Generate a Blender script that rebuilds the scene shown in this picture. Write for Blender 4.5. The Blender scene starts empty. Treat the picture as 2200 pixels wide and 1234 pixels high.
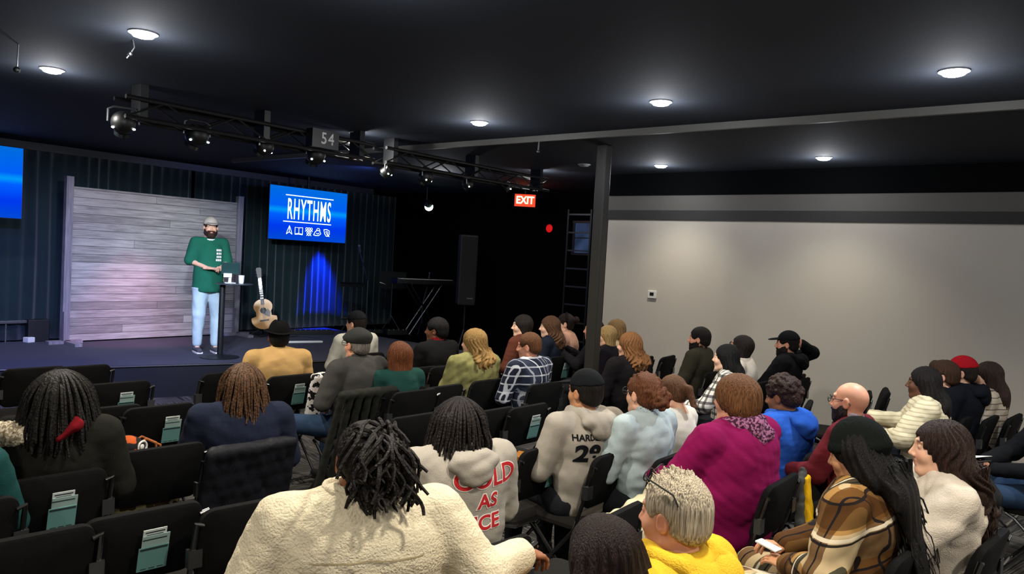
import bpy, bmesh, math, random
import numpy as np
from mathutils import Vector, Matrix
from mathutils.bvhtree import BVHTree

SC = bpy.context.scene
COL = SC.collection
R = math.radians
PI = math.pi

# ------------------------------------------------------------------ camera
CAM_H = 1.87
AZ, PITCH, ROLL, FPX = R(38.8), R(-2.25), R(3.2), 1600.0
_f = Vector((math.cos(AZ) * math.cos(PITCH), math.sin(AZ) * math.cos(PITCH), math.sin(PITCH)))
_r = Vector((math.sin(AZ), -math.cos(AZ), 0))
_u = _r.cross(_f)
CR = _r * math.cos(ROLL) + _u * math.sin(ROLL)
CU = -_r * math.sin(ROLL) + _u * math.cos(ROLL)
cam_data = bpy.data.cameras.new('camera')
cam_data.sensor_width = 36
cam_data.lens = FPX / 2200 * 36
cam_data.clip_end = 100
cam = bpy.data.objects.new('camera', cam_data)
COL.objects.link(cam)
cam.matrix_world = Matrix(((CR.x, CU.x, -_f.x, 0), (CR.y, CU.y, -_f.y, 0), (CR.z, CU.z, -_f.z, CAM_H), (0, 0, 0, 1)))
SC.camera = cam

def ray(px, py):
    return _f + CR * ((px - 1100) / FPX) + CU * ((617 - py) / FPX)
def atz(px, py, z):
    d = ray(px, py); t = (z - CAM_H) / d.z
    return Vector((0, 0, CAM_H)) + d * t
def atx(px, py, x):
    d = ray(px, py); return Vector((0, 0, CAM_H)) + d * (x / d.x)
def aty(px, py, y):
    d = ray(px, py); return Vector((0, 0, CAM_H)) + d * (y / d.y)

# ------------------------------------------------------------------ world, light, exposure
SC.view_settings.view_transform = 'Standard'
SC.view_settings.look = 'None'
SC.view_settings.gamma = 1
SC.view_settings.exposure = 0.0
world = bpy.data.worlds.new('world')
SC.world = world
world.use_nodes = True
world.node_tree.nodes['Background'].inputs[0].default_value = (0.55, 0.62, 0.8, 1)
world.node_tree.nodes['Background'].inputs[1].default_value = 0.006

H = 3.05           # ceiling
def lamp(name, kind, loc, energy, color, parent=None, **kw):
    d = bpy.data.lights.new(name, kind)
    d.energy = energy; d.color = color
    for k, v in kw.items(): setattr(d, k, v)
    o = bpy.data.objects.new(name, d); COL.objects.link(o)
    o.location = loc
    if parent: o.parent = parent
    return o
def aim(o, target):
    o.rotation_euler = (Vector(target) - Vector(o.location)).to_track_quat('-Z', 'Y').to_euler()
WARM = (1.0, 0.91, 0.76)
LAMP_W = 25        # watts of each recessed ceiling light

# ------------------------------------------------------------------ helpers
def srgb(h):
    if isinstance(h, str):
        c = [int(h[i:i + 2], 16) / 255 for i in (0, 2, 4)]
    else: c = [v / 255 for v in h]
    return tuple(((v / 12.92) if v <= 0.04045 else ((v + 0.055) / 1.055) ** 2.4) for v in c)
_mats = {}
def mat(name, color=(0.5, 0.5, 0.5), rough=0.6, metal=0, emit=None, estr=0, var=0.0, vscale=8.0, vstretch=(1, 1, 1), bump=0.0, bscale=60, spec=0.5, sheen=0, alpha=None, attr=False, trans=0, coat=0):
    if name in _mats: return _mats[name]
    if isinstance(color, str): color = srgb(color)
    m = bpy.data.materials.new(name); m.use_nodes = True
    nt = m.node_tree; b = nt.nodes['Principled BSDF']
    b.inputs['Base Color'].default_value = (*color, 1)
    b.inputs['Roughness'].default_value = rough
    b.inputs['Metallic'].default_value = metal
    b.inputs['Specular IOR Level'].default_value = spec
    if sheen:
        b.inputs['Sheen Weight'].default_value = sheen
    if coat: b.inputs['Coat Weight'].default_value = coat
    if trans: b.inputs['Transmission Weight'].default_value = trans
    if emit is not None:
        b.inputs['Emission Color'].default_value = (*(srgb(emit) if isinstance(emit, str) else emit), 1)
        b.inputs['Emission Strength'].default_value = estr
    src = None
    if attr:
        a = nt.nodes.new('ShaderNodeAttribute'); a.attribute_name = 'tone'
        src = a.outputs['Color']
    tc = nt.nodes.new('ShaderNodeTexCoord'); mp = nt.nodes.new('ShaderNodeMapping')
    nt.links.new(tc.outputs['Object'], mp.inputs[0]); mp.inputs['Scale'].default_value = vstretch
    if var or attr:
        n = nt.nodes.new('ShaderNodeTexNoise'); n.inputs['Scale'].default_value = vscale
        n.inputs['Detail'].default_value = 4
        nt.links.new(mp.outputs[0], n.inputs[0])
        mr = nt.nodes.new('ShaderNodeMapRange'); mr.inputs[1].default_value = 0.25; mr.inputs[2].default_value = 0.75
        mr.inputs[3].default_value = 1 - var; mr.inputs[4].default_value = 1 + var
        nt.links.new(n.outputs[0], mr.inputs[0])
        mx = nt.nodes.new('ShaderNodeVectorMath'); mx.operation = 'SCALE'
        if src is not None: nt.links.new(src, mx.inputs[0])
        else: mx.inputs[0].default_value = color
        nt.links.new(mr.outputs[0], mx.inputs['Scale'])
        nt.links.new(mx.outputs[0], b.inputs['Base Color'])
    if bump:
        n2 = nt.nodes.new('ShaderNodeTexNoise'); n2.inputs['Scale'].default_value = bscale; n2.inputs['Detail'].default_value = 3
        nt.links.new(mp.outputs[0], n2.inputs[0])
        bp = nt.nodes.new('ShaderNodeBump'); bp.inputs['Strength'].default_value = bump; bp.inputs['Distance'].default_value = 0.01
        nt.links.new(n2.outputs[0], bp.inputs['Height']); nt.links.new(bp.outputs[0], b.inputs['Normal'])
    _mats[name] = m
    return m

def add_to(o, parent):
    if parent is not None: o.parent = parent
    return o
def tag(o, label=None, cat=None, group=None, kind=None):
    if label: o['label'] = label
    if cat: o['category'] = cat
    if group: o['group'] = group
    if kind: o['kind'] = kind
    return o
def empty(name, loc=(0, 0, 0), rz=0, label=None, cat=None, group=None):
    o = bpy.data.objects.new(name, None); COL.objects.link(o)
    o.location = loc; o.rotation_euler = (0, 0, rz); o.empty_display_size = 0.1
    return tag(o, label, cat, group)
def copy_tree(o, parent=None):
    c = o.copy(); COL.objects.link(c)
    if parent is not None: c.parent = parent
    for ch in o.children: copy_tree(ch, c)
    return c

class MB:
    """collects shapes and links them as ONE mesh"""
    def __init__(self): self.bm = bmesh.new()
    def box(self, c, s, rot=None, bevel=0):
        r = bmesh.ops.create_cube(self.bm, size=1)
        vs = r['verts']
        M = Matrix.Translation(c) @ (rot.to_4x4() if rot else Matrix.Identity(4)) @ Matrix.Diagonal((*s, 1))
        bmesh.ops.transform(self.bm, matrix=M, verts=vs)
        if bevel:
            es = list({e for v in vs for e in v.link_edges})
            bmesh.ops.bevel(self.bm, geom=es, offset=bevel, segments=3, affect='EDGES', profile=0.5)
        return self
    def cyl(self, a, b, r, r2=None, n=20, caps=True):
        a = Vector(a); b = Vector(b); d = b - a
        M = Matrix.Translation((a + b) / 2) @ d.to_track_quat('Z', 'Y').to_matrix().to_4x4()
        bmesh.ops.create_cone(self.bm, cap_ends=caps, segments=n, radius1=r, radius2=r if r2 is None else r2, depth=d.length, matrix=M)
        return self
    def ball(self, c, r, n=16):
        r = (r, r, r) if not hasattr(r, '__len__') else r
        bmesh.ops.create_uvsphere(self.bm, u_segments=n, v_segments=max(6, n // 2), radius=1, matrix=Matrix.Translation(c) @ Matrix.Diagonal((*r, 1)))
        return self
    def tube(self, pts, r, n=10, closed=False, r_end=None):
        pts = [Vector(p) for p in pts]; N = len(pts); rings = []
        up = None
        for i, p in enumerate(pts):
            if closed: t = pts[(i + 1) % N] - pts[i - 1]
            else: t = pts[min(i + 1, N - 1)] - pts[max(i - 1, 0)]
            t.normalize()
            if up is None: up = Vector((0, 0, 1)) if abs(t.z) < 0.9 else Vector((0, 1, 0))
            u = t.cross(up)
            if u.length < 1e-4: u = t.orthogonal()
            u.normalize(); v = u.cross(t).normalized(); up = v
            rr = r if r_end is None else r + (r_end - r) * i / (N - 1)
            rings.append([self.bm.verts.new(p + (u * math.cos(2 * PI * k / n) + v * math.sin(2 * PI * k / n)) * rr) for k in range(n)])
        for i in range(N if closed else N - 1):
            A = rings[i]; B = rings[(i + 1) % N]
            for k in range(n):
                self.bm.faces.new((A[k], A[(k + 1) % n], B[(k + 1) % n], B[k]))
        if not closed:
            self.bm.faces.new(list(reversed(rings[0]))); self.bm.faces.new(rings[-1])
        return self
    def lathe(self, prof, c=(0, 0, 0), n=32):
        c = Vector(c); rings = []
        for (r, z) in prof:
            rings.append([self.bm.verts.new(c + Vector((r * math.cos(2 * PI * k / n), r * math.sin(2 * PI * k / n), z))) for k in range(n)])
        for A, B in zip(rings, rings[1:]):
            for k in range(n): self.bm.faces.new((A[k], A[(k + 1) % n], B[(k + 1) % n], B[k]))
        self.bm.faces.new(list(reversed(rings[0]))); self.bm.faces.new(rings[-1])
        return self
    def prism(self, poly, y0, y1, plane='xz'):
        def P(a, b, t):
            return {'xz': (a, t, b), 'xy': (a, b, t), 'yz': (t, a, b)}[plane]
        A = [self.bm.verts.new(P(a, b, y0)) for a, b in poly]; B = [self.bm.verts.new(P(a, b, y1)) for a, b in poly]
        n = len(poly)
        self.bm.faces.new(A); self.bm.faces.new(list(reversed(B)))
        for i in range(n): self.bm.faces.new((A[i], B[i], B[(i + 1) % n], A[(i + 1) % n]))
        return self
    def build(self, name, m, parent=None, smooth=False, loc=None, rot=None):
        bmesh.ops.recalc_face_normals(self.bm, faces=self.bm.faces)
        me = bpy.data.meshes.new(name); self.bm.to_mesh(me); self.bm.free()
        if smooth:
            me.shade_smooth()
            try: me.set_sharp_from_angle(angle=R(40))
            except Exception: pass
        for mm in (m if isinstance(m, (list, tuple)) else [m]): me.materials.append(mm)
        o = bpy.data.objects.new(name, me); COL.objects.link(o)
        if loc is not None: o.location = loc
        if rot is not None: o.rotation_euler = rot
        if parent is not None: o.parent = parent
        return o

def rrect(w, h, r, n=6, cx=0, cy=0):
    pts = []
    for sx, sy, a0 in ((1, 1, 0), (-1, 1, 90), (-1, -1, 180), (1, -1, 270)):
        for i in range(n + 1):
            a = R(a0 + 90 * i / n)
            pts.append((cx + sx * (w / 2 - r) + r * math.cos(a), cy + sy * (h / 2 - r) + r * math.sin(a)))
    return pts

# ------------------------------------------------------------------ signed distance surfaces (organic shapes)
class SDF:
    def __init__(self): self.ops = []; self.planes = []; self.disp = None
    def cap(self, a, b, ra, rb=None, s=(1, 1, 1), k=0.03, sub=False):
        self.ops.append(('c', np.array(a, float), np.array(b, float), ra, ra if rb is None else rb, np.array(s, float), k, sub)); return self
    def ell(self, c, r, k=0.02, sub=False, rot=None):
        if not hasattr(r, '__len__'): r = (r, r, r)
        self.ops.append(('e', np.array(c, float), np.array(r, float), np.array(rot) if rot is not None else None, None, None, k, sub)); return self
    def plane(self, n, d):          # keep n.p < d
        n = np.array(n, float); self.planes.append((n, d, np.linalg.norm(n))); return self
    def bounds(self, op):
        if op[0] == 'c':
            _, a, b, ra, rb, s, k, sub = op; r = max(ra, rb) * s
            return np.minimum(a, b) - r, np.maximum(a, b) + r
        r = op[2] if op[3] is None else np.full(3, op[2].max())
        return op[1] - r, op[1] + r
    def verts(self, h):
        bs = [self.bounds(o) for o in self.ops if not o[7]]
        lo = np.min([b[0] for b in bs], 0) - 3 * h - 0.012; hi = np.max([b[1] for b in bs], 0) + 3 * h + 0.012
        n = np.ceil((hi - lo) / h).astype(int) + 1
        F = np.full(n, 0.2, np.float32)
        ax = [lo[i] + h * np.arange(n[i]) for i in range(3)]
        for op in self.ops:
            b0, b1 = self.bounds(op); k = op[6]; m = k + 0.035
            i0 = np.clip(np.floor((b0 - m - lo) / h).astype(int), 0, n); i1 = np.clip(np.ceil((b1 + m - lo) / h).astype(int) + 1, 0, n)
            if np.any(i1 <= i0): continue
            X = ax[0][i0[0]:i1[0]][:, None, None]; Y = ax[1][i0[1]:i1[1]][None, :, None]; Z = ax[2][i0[2]:i1[2]][None, None, :]
            if op[0] == 'c':
                _, a, b, ra, rb, s, k, sub = op
                a_ = a / s; d = b / s - a_; L = max(d @ d, 1e-9)
                qx = X / s[0] - a_[0]; qy = Y / s[1] - a_[1]; qz = Z / s[2] - a_[2]
                t = np.clip((qx * d[0] + qy * d[1] + qz * d[2]) / L, 0, 1)
                D = (np.sqrt((qx - t * d[0]) ** 2 + (qy - t * d[1]) ** 2 + (qz - t * d[2]) ** 2) - (ra + (rb - ra) * t)) * min(s)
            else:
                _, c, r, rot, _x, _y, k, sub = op
                qx = X - c[0]; qy = Y - c[1]; qz = Z - c[2]
                if rot is not None:
                    M = rot
                    qx, qy, qz = (qx * M[0, 0] + qy * M[1, 0] + qz * M[2, 0], qx * M[0, 1] + qy * M[1, 1] + qz * M[2, 1], qx * M[0, 2] + qy * M[1, 2] + qz * M[2, 2])
                k0 = np.sqrt((qx / r[0]) ** 2 + (qy / r[1]) ** 2 + (qz / r[2]) ** 2)
                k1 = np.sqrt((qx / r[0] ** 2) ** 2 + (qy / r[1] ** 2) ** 2 + (qz / r[2] ** 2) ** 2) + 1e-6
                D = k0 * (k0 - 1) / k1
            sl = (slice(i0[0], i1[0]), slice(i0[1], i1[1]), slice(i0[2], i1[2]))
            G = F[sl]
            if sub:
                hh = np.maximum(k - np.abs(G + D), 0) / k
                F[sl] = np.maximum(G, -D) + hh * hh * k * 0.25
            else:
                hh = np.maximum(k - np.abs(G - D), 0) / k
                F[sl] = np.minimum(G, D) - hh * hh * k * 0.25
        X = ax[0][:, None, None]; Y = ax[1][None, :, None]; Z = ax[2][None, None, :]
        if self.disp is not None: F = F + self.disp(X, Y, Z).astype(np.float32)
        for nn, d, L in self.planes:
            F = np.maximum(F, ((X * nn[0] + Y * nn[1] + Z * nn[2]) - d) / L).astype(np.float32)
        for i in range(3):
            ix = [slice(None)] * 3
            ix[i] = 0; F[tuple(ix)] = 0.1; ix[i] = -1; F[tuple(ix)] = 0.1
        return surface_net(F, lo, h)

def surface_net(F, lo, h):
    S = F < 0
    n = F.shape; c = (n[0] - 1, n[1] - 1, n[2] - 1)
    acc = np.zeros(c + (3,), np.float32); cnt = np.zeros(c, np.float32)
    for axis in range(3):
        sl0 = [slice(None)] * 3; sl1 = [slice(None)] * 3
        sl0[axis] = slice(0, -1); sl1[axis] = slice(1, None)
        A = F[tuple(sl0)]; B = F[tuple(sl1)]
        cr = (A < 0) != (B < 0)
        t = np.where(cr, A / np.where(cr, A - B, 1), 0)
        o = [a for a in range(3) if a != axis]
        for di in (0, 1):
            for dj in (0, 1):
                sl = [slice(None)] * 3
                sl[o[0]] = slice(di, c[o[0]] + di); sl[o[1]] = slice(dj, c[o[1]] + dj)
                CR_ = cr[tuple(sl)]; T = t[tuple(sl)]
                cnt += CR_
                acc[..., axis] += np.where(CR_, T, 0)
                if di: acc[..., o[0]] += CR_
                if dj: acc[..., o[1]] += CR_
    use = cnt > 0
    idx = np.full(c, -1, np.int64); idx[use] = np.arange(use.sum())
    base = np.argwhere(use)
    V = (base + acc[use] / cnt[use][:, None]) * h + lo
    quads = []
    for axis in range(3):
        sl0 = [slice(1, -1)] * 3; sl1 = [slice(1, -1)] * 3
        sl0[axis] = slice(0, -1); sl1[axis] = slice(1, None)
        a = S[tuple(sl0)]; b = S[tuple(sl1)]
        off = np.array([1, 1, 1]); off[axis] = 0
        e = np.argwhere(a != b)
        if not len(e): continue
        flip = a[tuple(e.T)]
        p = e + off
        o = [(axis + 1) % 3, (axis + 2) % 3]
        d1 = np.zeros(3, int); d1[o[0]] = 1; d2 = np.zeros(3, int); d2[o[1]] = 1
        q = [idx[tuple((p - d1 - d2).T)], idx[tuple((p - d2).T)], idx[tuple(p.T)], idx[tuple((p - d1).T)]]
        Q = np.stack(q, 1)
        Q[~flip] = Q[~flip][:, ::-1]
        quads.append(Q)
    return V, np.concatenate(quads) if quads else np.zeros((0, 4), int)

def relax(V, Q, it=1, lam=0.5):
    for _ in range(it):
        A = np.zeros_like(V); n = np.zeros(len(V))
        for i in range(4):
            np.add.at(A, Q[:, i], V[Q[:, (i + 1) % 4]]); np.add.at(n, Q[:, i], 1)
            np.add.at(A, Q[:, i], V[Q[:, (i - 1) % 4]]); np.add.at(n, Q[:, i], 1)
        V = V + lam * (A / np.maximum(n, 1)[:, None] - V)
    return V

def xf(V, M):
    A = np.array(M); return V @ A[:3, :3].T + A[:3, 3]

def mesh_obj(name, parts, m, parent=None, tone=None, smooth=True):
    """parts: list of (V, Q[, tone])"""
    Vs, Qs, Ts = [], [], []; n = 0
    for p in parts:
        Vs.append(p[0]); Qs.append(p[1] + n); n += len(p[0])
        if len(p) > 2: Ts.append(p[2])
    V = np.concatenate(Vs); Q = np.concatenate(Qs)
    me = bpy.data.meshes.new(name)
    me.vertices.add(len(V)); me.vertices.foreach_set('co', V.astype(np.float32).ravel())
    me.loops.add(len(Q) * 4); me.loops.foreach_set('vertex_index', Q.astype(np.int32).ravel())
    me.polygons.add(len(Q)); me.polygons.foreach_set('loop_start', np.arange(0, len(Q) * 4, 4, dtype=np.int32))
    me.update(calc_edges=True)
    if smooth: me.shade_smooth()
    me.materials.append(m)
    if Ts:
        T = np.concatenate(Ts)
        at = me.color_attributes.new('tone', 'FLOAT_COLOR', 'POINT')
        at.data.foreach_set('color', np.concatenate([T, np.ones((len(T), 1))], 1).astype(np.float32).ravel())
    o = bpy.data.objects.new(name, me); COL.objects.link(o)
    if parent is not None: o.parent = parent
    return o
# ------------------------------------------------------------------ node materials of the setting
def node_mat(name, rough=0.8, spec=0.3):
    m = bpy.data.materials.new(name); m.use_nodes = True
    nt = m.node_tree; b = nt.nodes['Principled BSDF']
    b.inputs['Roughness'].default_value = rough; b.inputs['Specular IOR Level'].default_value = spec
    return m, nt, b
def N(nt, kind, **kw):
    n = nt.nodes.new(kind)
    for k, v in kw.items():
        if k.startswith('i'): n.inputs[int(k[1:])].default_value = v
        else: setattr(n, k, v)
    return n
def L(nt, a, b): nt.links.new(a, b)

def plank_material(name, pw, pl, c0, c1, axis_long=0, axis_wide=2, streak=0.35, joint=0.012, rough=0.75):
    m, nt, b = node_mat(name, rough)
    tc = N(nt, 'ShaderNodeTexCoord'); sep = N(nt, 'ShaderNodeSeparateXYZ'); L(nt, tc.outputs['Object'], sep.inputs[0])
    row = N(nt, 'ShaderNodeMath', operation='DIVIDE', i1=pw); L(nt, sep.outputs[axis_wide], row.inputs[0])
    rf = N(nt, 'ShaderNodeMath', operation='FLOOR'); L(nt, row.outputs[0], rf.inputs[0])
    fr = N(nt, 'ShaderNodeMath', operation='FRACT'); L(nt, row.outputs[0], fr.inputs[0])
    off = N(nt, 'ShaderNodeTexWhiteNoise', noise_dimensions='1D'); L(nt, rf.outputs[0], off.inputs['W'])
    lx = N(nt, 'ShaderNodeMath', operation='DIVIDE', i1=pl); L(nt, sep.outputs[axis_long], lx.inputs[0])
    la = N(nt, 'ShaderNodeMath', operation='ADD'); L(nt, lx.outputs[0], la.inputs[0]); L(nt, off.outputs[0], la.inputs[1])
    lf = N(nt, 'ShaderNodeMath', operation='FLOOR'); L(nt, la.outputs[0], lf.inputs[0])
    lfr = N(nt, 'ShaderNodeMath', operation='FRACT'); L(nt, la.outputs[0], lfr.inputs[0])
    cmb = N(nt, 'ShaderNodeCombineXYZ'); L(nt, rf.outputs[0], cmb.inputs[0]); L(nt, lf.outputs[0], cmb.inputs[1])
    wn = N(nt, 'ShaderNodeTexWhiteNoise', noise_dimensions='3D'); L(nt, cmb.outputs[0], wn.inputs[0])
    mp = N(nt, 'ShaderNodeMapping'); L(nt, tc.outputs['Object'], mp.inputs[0])
    sc = [1, 1, 1]; sc[axis_long] = 0.9; sc[axis_wide] = 14; mp.inputs['Scale'].default_value = sc
    ns = N(nt, 'ShaderNodeTexNoise'); ns.inputs['Scale'].default_value = 3; ns.inputs['Detail'].default_value = 6; ns.inputs['Roughness'].default_value = 0.65
    L(nt, mp.outputs[0], ns.inputs[0])
    mr = N(nt, 'ShaderNodeMapRange', i1=0.3, i2=0.7, i3=-streak, i4=streak); L(nt, ns.outputs[0], mr.inputs[0])
    sm = N(nt, 'ShaderNodeMath', operation='ADD'); L(nt, wn.outputs[0], sm.inputs[0]); L(nt, mr.outputs[0], sm.inputs[1])
    cr = N(nt, 'ShaderNodeMix', data_type='RGBA'); cr.inputs[6].default_value = (*srgb(c0), 1); cr.inputs[7].default_value = (*srgb(c1), 1)
    L(nt, sm.outputs[0], cr.inputs[0])
    j1 = N(nt, 'ShaderNodeMath', operation='LESS_THAN', i1=joint / pw); L(nt, fr.outputs[0], j1.inputs[0])
    j2 = N(nt, 'ShaderNodeMath', operation='LESS_THAN', i1=joint * 0.6 / pl); L(nt, lfr.outputs[0], j2.inputs[0])
    jm = N(nt, 'ShaderNodeMath', operation='MAXIMUM'); L(nt, j1.outputs[0], jm.inputs[0]); L(nt, j2.outputs[0], jm.inputs[1])
    js = N(nt, 'ShaderNodeMath', operation='MULTIPLY', i1=0.85); L(nt, jm.outputs[0], js.inputs[0])
    cj = N(nt, 'ShaderNodeMix', data_type='RGBA'); L(nt, js.outputs[0], cj.inputs[0]); L(nt, cr.outputs[2], cj.inputs[6])
    cj.inputs[7].default_value = (0.03, 0.03, 0.035, 1)
    L(nt, cj.outputs[2], b.inputs['Base Color'])
    bp = N(nt, 'ShaderNodeBump'); bp.inputs['Strength'].default_value = 0.3; bp.inputs['Distance'].default_value = 0.01
    inv = N(nt, 'ShaderNodeMath', operation='SUBTRACT', i0=1.0); L(nt, jm.outputs[0], inv.inputs[1]); L(nt, inv.outputs[0], bp.inputs['Height'])
    L(nt, bp.outputs[0], b.inputs['Normal'])
    return m

M_CEIL = mat('ceiling paint', srgb('2b2f36'), rough=0.85, var=0.12, vscale=1.2, spec=0.12)
M_BLACKWALL = mat('black wall paint', srgb('08090b'), rough=0.9, var=0.1, spec=0.05)
M_WALL = mat('grey wall paint', srgb('c5beb2'), rough=0.7, var=0.025, vscale=1.5, spec=0.3, bump=0.02, bscale=120)
M_BAND = mat('dark grey wall band', srgb('353535'), rough=0.7, spec=0.3)
M_BAND2 = mat('mid grey wall top', srgb('605e5a'), rough=0.7, spec=0.3)
M_CURT = mat('black stage drape', srgb('0e2327'), rough=0.85, sheen=0.4, var=0.2, vscale=3, spec=0.2)
M_STAGE = mat('stage carpet', srgb('3c3d48'), rough=0.8, var=0.12, vscale=40, bump=0.15, bscale=300, spec=0.3)
M_STAGEF = mat('stage skirt', srgb('15171c'), rough=0.8, spec=0.3)
M_BLACK = mat('black metal', srgb('101112'), rough=0.45, spec=0.5)
M_BLACKP = mat('black plastic', srgb('0c0c0d'), rough=0.5, spec=0.5)
M_CHROME = mat('chrome', srgb('c8c8c8'), rough=0.22, metal=1)
M_STEEL = mat('dull steel', srgb('77797c'), rough=0.38, metal=1)
M_DKSTEEL = mat('dark steel', srgb('6e6f71'), rough=0.25, metal=1)
M_WHITE = mat('white plastic', srgb('dedcd6'), rough=0.5)
M_PAPER = mat('white paper', srgb('d8d8d4'), rough=0.8)
M_LAMP = mat('lit lamp lens', (1, 1, 1), emit=(1.0, 0.95, 0.84), estr=70)
M_LAMPOFF = mat('unlit lamp lens', srgb('8e9296'), rough=0.5)
M_TRIMRING = mat('lamp trim', srgb('b9b9b9'), rough=0.5)

# carpet: striated planks laid in alternating directions
def carpet():
    m, nt, b = node_mat('carpet tile', 0.95, 0.15)
    tc = N(nt, 'ShaderNodeTexCoord')
    rot = N(nt, 'ShaderNodeMapping'); rot.inputs['Rotation'].default_value = (0, 0, R(12)); L(nt, tc.outputs['Object'], rot.inputs[0])
    ck = N(nt, 'ShaderNodeTexChecker'); ck.inputs['Scale'].default_value = 1 / 0.5; L(nt, rot.outputs[0], ck.inputs[0])
    outs = []
    for s in ((3, 90, 1), (90, 3, 1)):
        mp = N(nt, 'ShaderNodeMapping'); mp.inputs['Scale'].default_value = s; L(nt, rot.outputs[0], mp.inputs[0])
        ns = N(nt, 'ShaderNodeTexNoise'); ns.inputs['Scale'].default_value = 1.0; ns.inputs['Detail'].default_value = 3; L(nt, mp.outputs[0], ns.inputs[0])
        outs.append(ns)
    mx = N(nt, 'ShaderNodeMix', data_type='FLOAT'); L(nt, ck.outputs[1], mx.inputs[0]); L(nt, outs[0].outputs[0], mx.inputs[2]); L(nt, outs[1].outputs[0], mx.inputs[3])
    mr = N(nt, 'ShaderNodeMapRange', i1=0.42, i2=0.62); L(nt, mx.outputs[0], mr.inputs[0])
    cr = N(nt, 'ShaderNodeMix', data_type='RGBA'); cr.inputs[6].default_value = (*srgb('1c1c1d'), 1); cr.inputs[7].default_value = (*srgb('5c5956'), 1)
    L(nt, mr.outputs[0], cr.inputs[0]); L(nt, cr.outputs[2], b.inputs['Base Color'])
    return m
M_CARPET = carpet()
M_WOOD = plank_material('whitewashed planks', 0.11, 3.4, '767371', 'aaa6a3', streak=0.55, joint=0.007)

# ------------------------------------------------------------------ the room
XW, XB, YRET, YBACK = 8.6, 10.4, 5.42, 11.6
XL, YF = -3.5, -4.5
def slab(name, c, s, m, kind='structure'):
    return tag(MB().box(c, s).build(name, m), kind=kind)
slab('floor', ((XL + XB) / 2, (YF + YBACK) / 2, -0.05), (XB - XL + 0.4, YBACK - YF + 0.4, 0.1), M_CARPET)
slab('ceiling', ((XL + XB) / 2, (YF + YBACK) / 2, H + 0.05), (XB - XL + 0.4, YBACK - YF + 0.4, 0.1), M_CEIL)
slab('wall_left', (XL - 0.05, (YF + YBACK) / 2, H / 2), (0.1, YBACK - YF, H), M_BLACKWALL)
slab('wall_front', ((XL + XB) / 2, YF - 0.05, H / 2), (XB - XL, 0.1, H), M_BLACKWALL)
slab('wall_back', ((XL + XB) / 2, YBACK + 0.05, H / 2), (XB - XL + 0.2, 0.1, H), M_BLACKWALL)
slab('wall_side', (XB + 0.05, (YRET + YBACK) / 2, H / 2), (0.1, YBACK - YRET, H), M_BLACKWALL)
slab('wall_return', ((XW + XB) / 2 + 0.05, YRET - 0.05, H / 2), (XB - XW + 0.1, 0.1, H), M_BLACKWALL)
slab('wall_right', (XW + 0.05, (YF + YRET - 0.1) / 2, H / 2), (0.1, YRET - 0.1 - YF, H), M_WALL)
# painted bands along the top of the grey wall (slight ledge) and the black cove above them
slab('trim_1', (XW - 0.02, (YF + YRET) / 2, 2.91), (0.04, YRET - YF, 0.28), M_BLACKWALL)
slab('trim_2', (XW - 0.008, (YF + YRET) / 2, 2.675), (0.016, YRET - YF, 0.19), M_BAND2)
slab('trim_3', (XW - 0.012, (YF + YRET) / 2, 2.52), (0.024, YRET - YF, 0.12), M_BAND)
slab('baseboard_right', (XW - 0.008, (YF + YRET - 0.1) / 2, 0.05), (0.016, YRET - 0.1 - YF, 0.1), M_BLACKWALL)
# long batten that runs under the ceiling, catches the light of the lamps beside it
M_BATTEN = mat('dark batten', srgb('55544f'), rough=0.5, spec=0.4)
slab('trim_4', (5.72, 3.3, H - 0.028), (0.035, 13.0, 0.056), M_BATTEN)
slab('trim_5', (9.6, YBACK - 0.25, H - 0.04), (1.5, 0.06, 0.08), M_BLACKWALL)
slab('trim_6', (3.2, YBACK - 0.26, H - 0.05), (12.8, 0.08, 0.1), mat('curtain rail', srgb('3c3f45'), rough=0.5))

# pleated drape along the back of the stage
def drape(name, x0, x1, y, z0, z1, m, pleat=0.15, amp=0.032, seed=1, axis='x', ruf=1.0):
    rnd = random.Random(seed)
    n = int((x1 - x0) / 0.02); nz = 8
    ph = [rnd.uniform(-1, 1) for _ in range(200)]
    V = []; Q = []
    for j in range(nz + 1):
        z = z0 + (z1 - z0) * j / nz
        for i in range(n + 1):
            t = x0 + (x1 - x0) * i / n
            q = (t - x0) / pleat
            a = math.sin(2 * PI * q + 0.9 * math.sin(q * 0.7 + seed) + 0.25 * math.sin(z * 2 + q))
            a = a * (0.65 + 0.35 * math.sin(q * 1.3 + seed)) * amp + 0.02 * math.sin(q * 0.37)
            V.append((t, y + a, z) if axis == 'x' else (y + a, t, z))
    for j in range(nz):
        for i in range(n):
            a = j * (n + 1) + i; Q.append((a, a + 1, a + n + 2, a + n + 1))
    o = mesh_obj(name, [(np.array(V), np.array(Q))], m)
    sm = o.modifiers.new('thickness', 'SOLIDIFY'); sm.thickness = 0.006
    return o
for (a, b_, lab) in ((-2.0, 2.55, 'dark pleated stage drape at the left behind the cut-off screen'),
                     (2.6, 5.95, 'dark pleated stage drape behind the wooden plank backdrop'),
                     (6.0, 10.2, 'dark pleated stage drape behind the guitar and the right screen')):
    tag(drape('stage_curtain', a, b_, YBACK - 0.28, 0.4, H - 0.1, M_CURT, seed=int(a * 3) + 9), lab, 'curtain', None)

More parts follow.
